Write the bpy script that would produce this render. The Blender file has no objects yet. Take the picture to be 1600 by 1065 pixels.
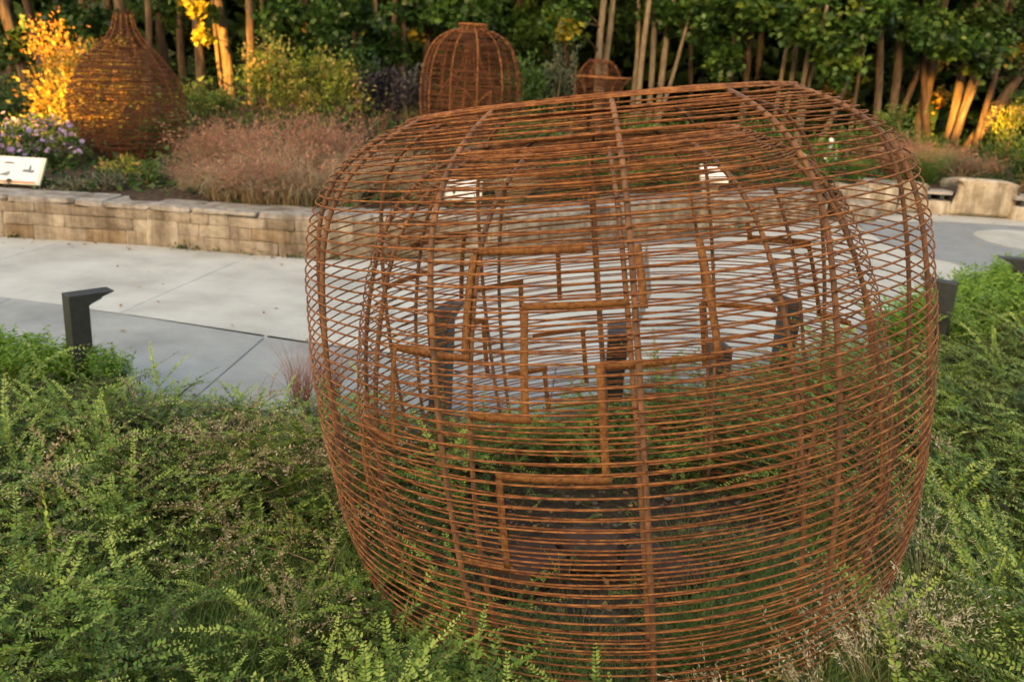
import bpy, math, random
import numpy as np
from mathutils import Matrix, Vector
random.seed(7)
rng = np.random.default_rng(11)
C = bpy.context.scene.collection
scene = bpy.context.scene

# ------------------------------------------------------------------ camera
F_PX, PITCH, ROLL, HC = 1417.36, math.radians(17.2418), math.radians(3.2847), 1.65
cp, sp, cr, sr = math.cos(PITCH), math.sin(PITCH), math.cos(ROLL), math.sin(ROLL)
right0, up0, fwd = Vector((1, 0, 0)), Vector((0, sp, cp)), Vector((0, cp, -sp))
R_ = cr * right0 + sr * up0
U_ = cr * up0 - sr * right0
cam_d = bpy.data.cameras.new('camera')
cam = bpy.data.objects.new('camera', cam_d)
C.objects.link(cam)
cam.matrix_world = Matrix(((R_.x, U_.x, -fwd.x, 0), (R_.y, U_.y, -fwd.y, 0), (R_.z, U_.z, -fwd.z, HC), (0, 0, 0, 1)))
cam_d.sensor_width = 36
cam_d.lens = 36 * F_PX / 1600
cam_d.clip_start, cam_d.clip_end = .05, 2000
cam_d.dof.use_dof = True
cam_d.dof.focus_distance = 2.35
cam_d.dof.aperture_fstop = 4.2
scene.camera = cam

# ------------------------------------------------------------------ sky, sun, exposure
SUN_EL = math.radians(7.5)
SUN_AZ = math.atan2(-.36, -1)            # behind the camera, a little to the left
SUN = Vector((math.sin(SUN_AZ) * math.cos(SUN_EL), math.cos(SUN_AZ) * math.cos(SUN_EL), math.sin(SUN_EL)))
world = bpy.data.worlds.new('World')
scene.world = world
world.use_nodes = True
wn = world.node_tree
wn.nodes.clear()
sky = wn.nodes.new('ShaderNodeTexSky')
sky.sky_type = 'NISHITA'
sky.sun_disc = False
sky.sun_elevation = SUN_EL
sky.sun_rotation = SUN_AZ
sky.air_density, sky.dust_density, sky.ozone_density = 1, 5.2, 0
bg = wn.nodes.new('ShaderNodeBackground')
bg.inputs[1].default_value = .15
wo = wn.nodes.new('ShaderNodeOutputWorld')
wn.links.new(sky.outputs[0], bg.inputs[0])
wn.links.new(bg.outputs[0], wo.inputs[0])
sun_d = bpy.data.lights.new('sun', 'SUN')
sun_d.energy = 7.5
sun_d.angle = math.radians(.5)
sun_d.color = (1, .48, .07)
sun = bpy.data.objects.new('sun', sun_d)
C.objects.link(sun)
sun.rotation_euler = (-SUN).to_track_quat('-Z', 'Y').to_euler()
sun.location = SUN * 60
scene.view_settings.view_transform = 'Standard'
scene.view_settings.look = 'None'
scene.view_settings.exposure = 2.95
scene.view_settings.gamma = 1
scene.view_settings.use_curve_mapping = False
scene.render.engine = 'CYCLES'
scene.cycles.max_bounces = 6
scene.cycles.diffuse_bounces = 3
scene.cycles.transparent_max_bounces = 8
scene.cycles.use_denoising = True

# ------------------------------------------------------------------ helpers
def ray(px, py):
    u, v = px - 800, py - 532.5
    a = u * cr + v * sr
    b = -u * sr + v * cr
    return Vector((a / F_PX, cp - b / F_PX * sp, -sp - b / F_PX * cp))
def onz(px, py, z=0.):
    d = ray(px, py)
    return Vector((0, 0, HC)) + d * ((z - HC) / d.z)
def ony(px, py, y):
    d = ray(px, py)
    return Vector((0, 0, HC)) + d * (y / d.y)

def tag(o, label=None, cat=None, group=None, kind=None):
    if label: o['label'] = label
    if cat: o['category'] = cat
    if group: o['group'] = group
    if kind: o['kind'] = kind
    return o
def thing(name, label, cat, loc=(0, 0, 0), rotz=0, group=None):
    o = bpy.data.objects.new(name, None)
    o.empty_display_size = .1
    C.objects.link(o)
    o.location = loc
    o.rotation_euler = (0, 0, rotz)
    return tag(o, label, cat, group)
def put(name, mesh, parent=None, kind=None, loc=None):
    o = bpy.data.objects.new(name, mesh)
    C.objects.link(o)
    if parent: o.parent = parent
    if kind: o['kind'] = kind
    if loc is not None: o.location = loc
    return o
def mesh_np(name, V, F, mat=None, smooth=False, tint=None):
    """V (n,3), F (m,k) all the same k"""
    V = np.asarray(V, np.float32); F = np.asarray(F, np.int32)
    me = bpy.data.meshes.new(name)
    m, k = F.shape
    me.vertices.add(len(V)); me.vertices.foreach_set('co', V.ravel())
    me.loops.add(m * k); me.loops.foreach_set('vertex_index', F.ravel())
    me.polygons.add(m)
    me.polygons.foreach_set('loop_start', np.arange(0, m * k, k, dtype=np.int32))
    me.polygons.foreach_set('loop_total', np.full(m, k, np.int32))
    if smooth: me.polygons.foreach_set('use_smooth', np.ones(m, bool))
    if tint is not None:
        a = me.attributes.new('tint', 'FLOAT', 'POINT')
        a.data.foreach_set('value', np.asarray(tint, np.float32))
    me.update(calc_edges=True)
    if mat:
        for x in (mat if isinstance(mat, (list, tuple)) else [mat]): me.materials.append(x)
    return me
def set_mats(me, idx):
    me.polygons.foreach_set('material_index', np.asarray(idx, np.int32))
class MB:
    """collects vertices and faces (tris and quads) of one mesh"""
    def __init__(s): s.V = []; s.F = []
    def add(s, V, F):
        o = len(s.V); s.V += [tuple(v) for v in V]; s.F += [tuple(i + o for i in f) for f in F]
    def box(s, c, d, rot=None):
        x, y, z = d[0] / 2, d[1] / 2, d[2] / 2
        V = [Vector(p) for p in ((-x,-y,-z),(x,-y,-z),(x,y,-z),(-x,y,-z),(-x,-y,z),(x,-y,z),(x,y,z),(-x,y,z))]
        if rot: V = [rot @ v for v in V]
        s.add([v + Vector(c) for v in V], [(0,3,2,1),(4,5,6,7),(0,1,5,4),(1,2,6,5),(2,3,7,6),(3,0,4,7)])
    def prism(s, poly, z0, z1):
        n = len(poly)
        V = [(p[0], p[1], z0) for p in poly] + [(p[0], p[1], z1) for p in poly]
        s.add(V, [tuple(range(n - 1, -1, -1)), tuple(range(n, 2 * n))] + [(i, (i + 1) % n, n + (i + 1) % n, n + i) for i in range(n)])
    def tube(s, P, rad, sides=6, closed=False):
        V, F = tube(P, rad, sides, closed)
        s.add(V, F.tolist())
    def mesh(s, name, mat, smooth=False):
        me = bpy.data.meshes.new(name); me.from_pydata(s.V, [], s.F); me.update()
        if smooth: me.polygons.foreach_set('use_smooth', np.ones(len(me.polygons), bool))
        if mat: me.materials.append(mat)
        return me
def tube(P, rad, sides=6, closed=False):
    P = np.asarray(P, float); n = len(P)
    rad = np.broadcast_to(np.asarray(rad, float), (n,))
    if closed: T = np.roll(P, -1, 0) - np.roll(P, 1, 0)
    else:
        T = np.gradient(P, axis=0)
    T /= np.maximum(np.linalg.norm(T, axis=1, keepdims=True), 1e-9)
    ref = np.array([0, 0, 1.]) if abs(T[:, 2]).mean() < .8 else np.array([1., 0, 0])
    A = np.cross(T, ref); A /= np.maximum(np.linalg.norm(A, axis=1, keepdims=True), 1e-9)
    B = np.cross(T, A)
    th = np.arange(sides) * 2 * np.pi / sides
    V = P[:, None] + rad[:, None, None] * (np.cos(th)[None, :, None] * A[:, None] + np.sin(th)[None, :, None] * B[:, None])
    V = V.reshape(-1, 3)
    m = n if closed else n - 1
    i = np.arange(m)[:, None]; j = np.arange(sides)[None]
    a = i * sides + j; b = i * sides + (j + 1) % sides
    c = ((i + 1) % n) * sides + (j + 1) % sides; d = ((i + 1) % n) * sides + j
    return V, np.stack([a, b, c, d], -1).reshape(-1, 4)

# ------------------------------------------------------------------ materials
def newmat(name):
    m = bpy.data.materials.new(name); m.use_nodes = True
    nt = m.node_tree
    return m, nt, nt.nodes['Principled BSDF']
def N(nt, t, **k):
    n = nt.nodes.new(t)
    for a, b in k.items(): setattr(n, a, b)
    return n
def noise(nt, scale, detail=4, rough=.6, coord='Object', vec=None, stretch=None):
    n = N(nt, 'ShaderNodeTexNoise')
    n.inputs['Scale'].default_value = scale; n.inputs['Detail'].default_value = detail; n.inputs['Roughness'].default_value = rough
    tc = N(nt, 'ShaderNodeTexCoord')
    if stretch:
        mp = N(nt, 'ShaderNodeMapping'); mp.inputs['Scale'].default_value = stretch
        nt.links.new(tc.outputs[coord], mp.inputs[0]); nt.links.new(mp.outputs[0], n.inputs['Vector'])
    else: nt.links.new(tc.outputs[coord], n.inputs['Vector'])
    return n
def ramp(nt, src, stops):
    r = N(nt, 'ShaderNodeValToRGB')
    e = r.color_ramp.elements
    while len(e) < len(stops): e.new(.5)
    for i, (p, c) in enumerate(stops): e[i].position = p; e[i].color = (*c, 1)
    nt.links.new(src, r.inputs[0])
    return r
def bump(nt, b, src, strength, dist):
    n = N(nt, 'ShaderNodeBump'); n.inputs['Strength'].default_value = strength; n.inputs['Distance'].default_value = dist
    nt.links.new(src, n.inputs['Height']); nt.links.new(n.outputs[0], b.inputs['Normal'])
def mat_noise(name, stops, scale=8, detail=6, rough=.85, bs=.4, bd=.01, bscale=None, metal=0, coord='Object', stretch=None, scale2=None, stops2=None, f2=.5):
    m, nt, b = newmat(name)
    n = noise(nt, scale, detail, .65, coord, stretch=stretch)
    r = ramp(nt, n.outputs[0], stops)
    out = r.outputs[0]
    if stops2:
        n2 = noise(nt, scale2, 7, .6, coord)
        r2 = ramp(nt, n2.outputs[0], stops2)
        mx = N(nt, 'ShaderNodeMix', data_type='RGBA', blend_type='MULTIPLY'); mx.inputs[0].default_value = f2
        nt.links.new(out, mx.inputs[6]); nt.links.new(r2.outputs[0], mx.inputs[7]); out = mx.outputs[2]
    nt.links.new(out, b.inputs['Base Color'])
    b.inputs['Roughness'].default_value = rough; b.inputs['Metallic'].default_value = metal
    if rough >= .85: b.inputs['Specular IOR Level'].default_value = .15
    nb = noise(nt, bscale or scale * 3, 5, .6, coord)
    bump(nt, b, nb.outputs[0], bs, bd)
    return m
def weathered(name, stops, scale=5, bs=.7, bd=.012, bscale=26):
    m, nt, b = newmat(name)
    r = ramp(nt, noise(nt, scale, 8, .65, stretch=(1, 1, .6)).outputs[0], stops)
    gp_ = N(nt, 'ShaderNodeNewGeometry')
    def wn_(sc, st, stp):
        mp = N(nt, 'ShaderNodeMapping'); mp.inputs['Scale'].default_value = st
        n = N(nt, 'ShaderNodeTexNoise'); n.inputs['Scale'].default_value = sc; n.inputs['Detail'].default_value = 6; n.inputs['Roughness'].default_value = .65
        nt.links.new(gp_.outputs['Position'], mp.inputs[0]); nt.links.new(mp.outputs[0], n.inputs['Vector'])
        return n, ramp(nt, n.outputs[0], stp)
    n1, s1 = wn_(1.0, (9, 9, 1.1), [(.36, (.42, .37, .33)), (.52, (.88, .86, .84)), (.66, (1.12, 1.12, 1.12))])
    n2, s2 = wn_(3.2, (1, 1, 1), [(.34, (.62, .56, .5)), (.5, (1, 1, 1)), (.7, (1.15, 1.14, 1.1))])
    out = r.outputs[0]
    for q, f in ((s1, .8), (s2, .8)):
        mx = N(nt, 'ShaderNodeMix', data_type='RGBA', blend_type='MULTIPLY'); mx.inputs[0].default_value = f
        nt.links.new(out, mx.inputs[6]); nt.links.new(q.outputs[0], mx.inputs[7]); out = mx.outputs[2]
    nt.links.new(out, b.inputs['Base Color']); b.inputs['Roughness'].default_value = .92; b.inputs['Specular IOR Level'].default_value = .2
    nb = N(nt, 'ShaderNodeTexNoise'); nb.inputs['Scale'].default_value = bscale; nb.inputs['Detail'].default_value = 7; nt.links.new(gp_.outputs['Position'], nb.inputs['Vector'])
    bump(nt, b, nb.outputs[0], bs, bd)
    return m
def mat_leaf(name, stops, rnd=.35, trans=.3, rough=.5, spec=.35):
    m, nt, b = newmat(name)
    at = N(nt, 'ShaderNodeAttribute', attribute_name='tint')
    oi = N(nt, 'ShaderNodeObjectInfo')
    ma = N(nt, 'ShaderNodeMath', operation='MULTIPLY_ADD'); ma.inputs[1].default_value = rnd; ma.inputs[2].default_value = -rnd / 2
    ad = N(nt, 'ShaderNodeMath', operation='ADD')
    nt.links.new(oi.outputs['Random'], ma.inputs[0]); nt.links.new(ma.outputs[0], ad.inputs[0]); nt.links.new(at.outputs['Fac'], ad.inputs[1])
    r = ramp(nt, ad.outputs[0], stops)
    nt.links.new(r.outputs[0], b.inputs['Base Color'])
    b.inputs['Roughness'].default_value = rough
    b.inputs['Specular IOR Level'].default_value = spec
    tr = N(nt, 'ShaderNodeBsdfTranslucent'); nt.links.new(r.outputs[0], tr.inputs[0])
    mx = N(nt, 'ShaderNodeMixShader'); mx.inputs[0].default_value = trans
    o = nt.nodes['Material Output']
    nt.links.new(b.outputs[0], mx.inputs[1]); nt.links.new(tr.outputs[0], mx.inputs[2]); nt.links.new(mx.outputs[0], o.inputs[0])
    return m

M = {}
M['rust'] = mat_noise('rust_orange', [(.3, (.055, .026, .017)), (.44, (.185, .072, .029)), (.58, (.32, .130, .044)), (.74, (.42, .20, .07))], 34, 9, .9, .7, .003, 320, scale2=3.2, stops2=[(.34, (.55, .50, .50)), (.5, (.88, .86, .84)), (.66, (1.05, 1.05, 1.02))], f2=.8)
M['rust_rib'] = mat_noise('rust_brown', [(.3, (.055, .030, .019)), (.48, (.135, .063, .030)), (.62, (.23, .10, .038)), (.78, (.34, .15, .05))], 14, 8, .8, .5, .002, 200)
M['rust_bar'] = mat_noise('rust_flat_bar', [(.3, (.075, .035, .02)), (.45, (.17, .07, .026)), (.6, (.26, .118, .036)), (.75, (.13, .07, .038))], 75, 10, .85, .5, .002, 220)
M['rust_far'] = mat_noise('rust_far', [(.3, (.055, .024, .014)), (.6, (.12, .046, .02)), (.8, (.17, .068, .027))], 9, 5, .9, .2, .003)
M['soil'] = mat_noise('garden_soil', [(.3, (.022, .015, .010)), (.5, (.05, .034, .022)), (.7, (.10, .07, .045))], 14, 8, .95, .8, .03, 45)
M['mulch'] = mat_noise('bark_mulch', [(.3, (.022, .015, .01)), (.5, (.055, .036, .024)), (.72, (.13, .088, .058))], 22, 8, .95, .8, .02, 60)
M['concrete'] = mat_noise('light_concrete', [(.3, (.335, .322, .29)), (.5, (.41, .395, .358)), (.7, (.47, .457, .42))], 1.6, 8, .85, .25, .004, 90, scale2=1.1, stops2=[(.3, (.66, .65, .63)), (.45, (.86, .855, .85)), (.58, (1, 1, 1)), (.75, (1.08, 1.07, 1.05))], f2=.9, stretch=(1, 1, 1))
M['concrete_grey'] = mat_noise('grey_concrete', [(.3, (.22, .22, .213)), (.5, (.265, .265, .255)), (.7, (.31, .31, .295))], 2.2, 8, .85, .25, .004, 110, scale2=1.4, stops2=[(.3, (.68, .68, .68)), (.46, (.88, .88, .88)), (.6, (1, 1, 1)), (.76, (1.07, 1.07, 1.06))], f2=.9)
M['asphalt'] = mat_noise('grey_asphalt', [(.3, (.185, .19, .195)), (.55, (.225, .23, .232)), (.75, (.27, .27, .27))], 3, 8, .9, .35, .003, 160)
M['joint'] = mat_noise('joint_grit', [(.3, (.11, .10, .088)), (.7, (.19, .177, .157))], 30, 5, .95, .3, .004)
M['stone_a'] = weathered('tan_sandstone', [(.28, (.20, .160, .118)), (.5, (.275, .23, .178)), (.7, (.33, .285, .225))])
M['stone_b'] = weathered('pale_sandstone', [(.28, (.23, .19, .145)), (.5, (.33, .285, .225)), (.75, (.40, .355, .29))])
M['stone_c'] = weathered('brown_sandstone', [(.28, (.16, .127, .095)), (.5, (.225, .182, .138)), (.7, (.28, .232, .18))])
M['stone_o'] = weathered('ochre_sandstone', [(.28, (.20, .145, .092)), (.5, (.275, .205, .135)), (.75, (.315, .255, .18))])
M['cap'] = weathered('grey_cap_stone', [(.3, (.20, .178, .155)), (.5, (.28, .252, .222)), (.7, (.345, .315, .28))])
M['mortar'] = weathered('mortar', [(.3, (.17, .14, .108)), (.7, (.27, .23, .182))])
M['boulder'] = weathered('cream_sandstone_block', [(.28, (.25, .20, .145)), (.48, (.37, .32, .25)), (.66, (.45, .405, .34)), (.82, (.33, .24, .15))])
M['dark_stone'] = mat_noise('dark_brown_stone', [(.3, (.034, .021, .016)), (.55, (.066, .041, .032)), (.75, (.105, .062, .045))], 6, 7, 1, .4, .006, 40)
M['pebble'] = mat_noise('grey_pebble', [(.3, (.05, .043, .038)), (.7, (.14, .125, .11))], 9, 5, .85, .3, .004)
M['plank'] = mat_noise('weathered_plank', [(.3, (.17, .15, .14)), (.7, (.34, .315, .29))], 8, 6, .8, .3, .004, stretch=(.4, 4, 4))
M['dark_metal'] = mat_noise('powder_coated_metal', [(.3, (.018, .019, .02)), (.7, (.032, .033, .034))], 40, 3, .42, .08, .0005, 500)
M['led'] = mat_noise('grey_lens', [(.3, (.12, .12, .13)), (.7, (.2, .2, .21))], 40, 3, .4, .05, .0005)
M['bark'] = mat_noise('grey_brown_bark', [(.28, (.03, .02, .014)), (.5, (.085, .058, .038)), (.75, (.165, .12, .085))], 7, 8, .95, .7, .02, 26, stretch=(3, 3, .5))
M['bark_dark'] = mat_noise('dark_bark', [(.28, (.02, .013, .01)), (.5, (.055, .035, .024)), (.75, (.11, .075, .05))], 7, 8, .95, .7, .02, 26, stretch=(3, 3, .5))
M['bark_pale'] = mat_noise('pale_alder_bark', [(.28, (.07, .052, .036)), (.5, (.15, .116, .08)), (.75, (.24, .195, .145))], 7, 8, .95, .6, .015, 26, stretch=(2, 2, .7))
M['twig'] = mat_noise('brown_twig', [(.3, (.09, .055, .03)), (.7, (.23, .15, .08))], 20, 4, .9, .3, .002)
M['white_panel'] = mat_noise('white_sign_face', [(.3, (.55, .55, .53)), (.7, (.62, .62, .60))], 5, 3, .5, .05, .001)
M['cream_edge'] = mat_noise('cream_sign_edge', [(.3, (.45, .43, .31)), (.7, (.53, .5, .38))], 5, 3, .5, .05, .001)
M['print_grey'] = mat_noise('printed_drawing', [(.35, (.05, .06, .08)), (.65, (.2, .22, .26))], 40, 5, .5, 0, .001)
M['print_red'] = mat_noise('printed_red_band', [(.3, (.45, .14, .07)), (.7, (.6, .22, .12))], 60, 3, .5, 0, .001)
# foliage
M['lonicera'] = mat_leaf('box_honeysuckle_leaf', [(0, (.008, .019, .004)), (.22, (.030, .066, .008)), (.45, (.085, .160, .016)), (.7, (.19, .285, .034)), (1, (.37, .44, .085))], .5, .28, .42, .3)
M['dry'] = mat_leaf('dry_leaf', [(0, (.14, .10, .05)), (.5, (.34, .28, .15)), (1, (.58, .51, .33))], .4, .2, .8, .1)
M['grass'] = mat_leaf('green_grass_blade', [(0, (.030, .054, .012)), (.5, (.095, .155, .030)), (1, (.24, .29, .085))], .3, .3, .5, .3)
M['straw'] = mat_leaf('straw_blade', [(0, (.15, .10, .06)), (.5, (.34, .26, .15)), (1, (.58, .49, .31))], .3, .3, .7, .2)
M['plume'] = mat_leaf('pink_grass_plume', [(0, (.18, .08, .055)), (.5, (.34, .165, .11)), (1, (.50, .30, .205))], .3, .35, .8, .1)
M['seed'] = mat_leaf('pale_seed_head', [(0, (.26, .20, .10)), (.5, (.46, .38, .22)), (1, (.66, .60, .42))], .3, .3, .7, .2)
M['perennial'] = mat_leaf('bright_perennial_leaf', [(0, (.04, .095, .012)), (.5, (.11, .22, .022)), (1, (.22, .34, .04))], .3, .4, .45, .4)
M['maple'] = mat_leaf('maple_leaf', [(0, (.012, .032, .008)), (.45, (.042, .096, .018)), (.8, (.095, .175, .028)), (1, (.20, .26, .04))], .25, .4, .45, .4)
M['maple_yellow'] = mat_leaf('yellow_maple_leaf', [(0, (.14, .15, .02)), (.5, (.34, .28, .025)), (1, (.50, .36, .03))], .2, .45, .5, .3)
M['dark_leaf'] = mat_leaf('dark_forest_leaf', [(0, (.005, .012, .004)), (.5, (.020, .044, .010)), (1, (.065, .11, .024))], .3, .2, .6, .2)  # albedo kept very low: the canopy's shade is put into this colour
M['golden'] = mat_leaf('golden_leaf', [(0, (.16, .13, .03)), (.35, (.30, .24, .035)), (.7, (.46, .26, .03)), (1, (.50, .20, .04))], .2, .4, .5, .3)
M['yellow_green'] = mat_leaf('yellow_green_leaf', [(0, (.045, .075, .014)), (.45, (.15, .20, .028)), (.8, (.33, .31, .045)), (1, (.48, .29, .10))], .3, .4, .5, .3)
M['purple_leaf'] = mat_leaf('dark_purple_leaf', [(0, (.014, .014, .018)), (.5, (.042, .034, .045)), (1, (.095, .10, .075))], .3, .25, .55, .3)
M['grey_leaf'] = mat_leaf('grey_green_leaf', [(0, (.05, .058, .036)), (.5, (.11, .125, .07)), (1, (.2, .19, .12))], .3, .3, .7, .2)
M['mid_leaf'] = mat_leaf('mid_green_leaf', [(0, (.020, .046, .010)), (.5, (.06, .118, .020)), (1, (.145, .20, .036))], .3, .35, .5, .35)
M['fallen'] = mat_leaf('fallen_leaf', [(0, (.10, .06, .03)), (.5, (.24, .15, .06)), (1, (.40, .30, .10))], .2, .2, .7, .2)
M['lavender'] = mat_leaf('lavender_petal', [(0, (.30, .20, .42)), (.5, (.45, .30, .55)), (1, (.62, .38, .48))], .3, .3, .7, .1)
M['white_petal'] = mat_leaf('white_petal', [(0, (.7, .7, .66)), (1, (.82, .82, .8))], .2, .3, .7, .1)

# ------------------------------------------------------------------ leaf clouds
FOLD_V = np.array([(0, 0, 0), (-.5, .42, .12), (0, 1, -.05), (.5, .42, .12)], float)
FOLD_F = np.array([(0, 2, 1), (0, 3, 2)])
mp_ = [(0, 0), (.22, .10), (.5, .08), (.40, .30), (.62, .55), (.28, .58), (.22, .72), (0, 1.05), (-.22, .72), (-.28, .58), (-.62, .55), (-.40, .30), (-.5, .08), (-.22, .10)]
MAPLE_V = np.array([(0, .38, .04)] + [(x, y, -.10 * abs(x) - .06 * y) for x, y in mp_], float)
MAPLE_F = np.array([(0, i, i % 14 + 1) for i in range(1, 15)])
PETAL_V = np.array([(math.cos(a), math.sin(a), .12) for a in np.arange(7) * 2 * math.pi / 7] + [(0, 0, 0)], float) * .5
PETAL_F = np.array([(7, i, (i + 1) % 7) for i in range(7)])
def unit(v): return v / np.maximum(np.linalg.norm(v, axis=-1, keepdims=True), 1e-9)
def leaves(P, L, W, up=.7, shape='fold', D=None, r=None, NR=None):
    """leaf geometry at points P: lengths L, widths W; normals biased upward by `up`"""
    r = r or rng
    n = len(P); P = np.asarray(P, float)
    nrm = unit(r.normal(size=(n, 3)) * (1 - up) + np.array([0, 0, 1.]) * up + r.normal(size=(n, 3)) * .25) if NR is None else unit(np.asarray(NR, float))
    d = r.normal(size=(n, 3)) if D is None else np.asarray(D, float)
    d = unit(d - (d * nrm).sum(1, keepdims=True) * nrm)
    s = np.cross(d, nrm)
    SV, SF = {'fold': (FOLD_V, FOLD_F), 'maple': (MAPLE_V, MAPLE_F), 'petal': (PETAL_V, PETAL_F)}[shape]
    L = np.broadcast_to(L, (n,)); W = np.broadcast_to(W, (n,))
    V = P[:, None] + SV[None, :, 0:1] * W[:, None, None] * s[:, None] + SV[None, :, 1:2] * L[:, None, None] * d[:, None] + SV[None, :, 2:3] * W[:, None, None] * nrm[:, None]
    k = len(SV)
    Fc = SF[None] + (np.arange(n) * k)[:, None, None]
    return V.reshape(-1, 3), Fc.reshape(-1, 3), k
def clumpy(n, rx, ry, rz, clumps=14, r=None, shell=.55, cr_=.38):
    """points in an ellipsoid gathered into clumps, so that gaps show between them"""
    r = r or rng
    cdir = unit(r.normal(size=(clumps, 3)))
    crad = (shell + (1 - shell) * r.random(clumps)) * .8
    cc = cdir * crad[:, None]
    k = r.integers(0, clumps, n)
    p = cc[k] + r.normal(size=(n, 3)) * cr_ * (.5 + .5 * r.random(clumps))[k][:, None] * .75
    tint = np.clip(.45 + .22 * r.normal(size=clumps)[k] + .15 * r.normal(size=n), 0, 1)
    return p * np.array([rx, ry, rz]), tint
class LC:
    """accumulates leaf geometry with tints, possibly several materials"""
    def __init__(s): s.V = []; s.F = []; s.T = []; s.m = []; s.n = 0
    def add(s, P, L, W, tint, up=.6, shape='fold', D=None, mi=0, NR=None):
        if len(P) == 0: return
        V, Fc, k = leaves(P, L, W, up, shape, D, None, NR)
        s.V.append(V); s.F.append(Fc + s.n); s.n += len(V)
        s.T.append(np.repeat(np.broadcast_to(tint, (len(P),)), k)); s.m.append(np.full(len(Fc), mi))
    def raw(s, V, F, tint, mi=0):
        F = np.asarray(F)
        if F.shape[1] == 4: F = np.concatenate([F[:, [0, 1, 2]], F[:, [0, 2, 3]]])
        s.V.append(np.asarray(V)); s.F.append(F + s.n); s.n += len(V)
        s.T.append(np.broadcast_to(tint, (len(V),)).astype(float)); s.m.append(np.full(len(F), mi))
    def mesh(s, name, mats):
        me = mesh_np(name, np.concatenate(s.V), np.concatenate(s.F), mats, False, np.concatenate(s.T))
        set_mats(me, np.concatenate(s.m))
        return me

# ================================================================== SETTING
WALL = [(-8.5, 7.75), (-6.3, 7.6), (-4.3, 7.42), (-3.17, 7.42), (-2.4, 7.31), (-1.71, 7.26)] + [tuple(onz(*q)[:2]) for q in ((640, 402), (760, 400), (870, 390), (1000, 367), (1100, 361), (1190, 354), (1290, 344))]
FAR_EDGE = WALL + [(4.2, 11.45), (5.36, 12.1), (6.58, 12.0), (9, 11.6), (14, 11)]
FX = [p[0] for p in FAR_EDGE]; FY = [p[1] for p in FAR_EDGE]
def wy(x): return float(np.interp(x, FX, FY))
def garden_z(x, y):
    """height of the raised garden behind the wall"""
    d = y - np.interp(x, FX, FY)
    s = np.interp(x, [-5, -2, 2, 6], [.052, .045, .025, .014])
    z = .30 + s * np.clip(d, 0, 14)
    z = z + .02 * np.sin(x * 1.7 + y * .9) + .015 * np.sin(x * 3.9 - y * 2.3)
    return z + np.clip(y - 30, 0, 60) * .22
def on_garden(px, py):
    d = ray(px, py); o = Vector((0, 0, HC))
    t = 6.
    while t < 60:
        p = o + d * t
        if p.z <= garden_z(p.x, p.y) and p.y > wy(p.x): return Vector((p.x, p.y, float(garden_z(p.x, p.y))))
        t += .04
    return o + d * 30
# ground to the horizon
mb = MB(); mb.add([(-600, -600, -.12), (600, -600, -.12), (600, 600, -.12), (-600, 600, -.12)], [(0, 1, 2, 3)])
tag(put('ground', mb.mesh('ground', M['soil'])), kind='structure')
# raised garden
gx = np.concatenate([np.linspace(-60, -10, 12, endpoint=False), np.linspace(-10, 14, 97), np.linspace(15, 70, 14)])
gt = np.concatenate([[.14, .2], np.linspace(.3, 14, 60), np.linspace(15, 70, 22)])
GX, GT = np.meshgrid(gx, gt, indexing='ij')
GY = np.interp(GX, FX, FY) + GT
GZ = garden_z(GX, GY)
n0, n1 = GX.shape
ii = (np.arange(n0 - 1)[:, None] * n1 + np.arange(n1 - 1)[None])
GF = np.stack([ii, ii + n1, ii + n1 + 1, ii + 1], -1).reshape(-1, 4)
tag(put('garden_soil', mesh_np('garden_soil', np.stack([GX, GY, GZ], -1).reshape(-1, 3), GF, M['mulch'], True)), kind='structure')

# planting bed in front (soil under the ground cover)
EDGE = [(-6, 5.4), (-4.2, 4.75)] + [tuple(onz(px, py, z)[:2]) for px, py, z in ((0, 545, .2), (200, 572, .2), (300, 612, .2), (480, 612, .2), (690, 622, .2), (850, 608, .2), (1000, 588, .2), (1130, 575, .2), (1250, 556, .2), (1480, 478, .28), (1600, 428, .28))] + [(6.5, 9.0), (9, 9.8), (14, 10)]
EX = [p[0] for p in EDGE]; EY = [p[1] for p in EDGE]
def ey(x): return np.interp(x, EX, EY)
BX, BT = np.meshgrid(np.linspace(-7, 12, 120), np.linspace(0, 1, 50), indexing='ij')
BY = -2.5 + (ey(BX) + 2.5) * BT
def bed_z(x, y):
    e = ey(x) - y
    h = .02 + .05 * np.clip(e / .5, 0, 1) * (1 + .6 * np.sin(2.1 * x + 1.3 * y) * np.sin(1.7 * y - .8 * x + 1))
    return h
BZ = bed_z(BX, BY)
n0, n1 = BX.shape
ii = (np.arange(n0 - 1)[:, None] * n1 + np.arange(n1 - 1)[None])
tag(put('planting_bed', mesh_np('planting_bed', np.stack([BX, BY, BZ], -1).reshape(-1, 3), np.stack([ii, ii + n1, ii + n1 + 1, ii + 1], -1).reshape(-1, 4), M['soil'], True)), kind='structure')

# paved plaza: a gritty base seen in the joints, concrete slabs laid on it
mb = MB(); P = [(x, y) for x, y in zip(EX, EY)]
mb.prism([(-14, 3.5)] + [(x, y - .12) for x, y in P] + [(20, 10), (20, 11.2)] + [(x, y + .2) for x, y in reversed(FAR_EDGE)] + [(-14, 8.2)], -.1, -.012)
plaza = tag(put('plaza', mb.mesh('plaza', M['joint'])), kind='structure')
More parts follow.
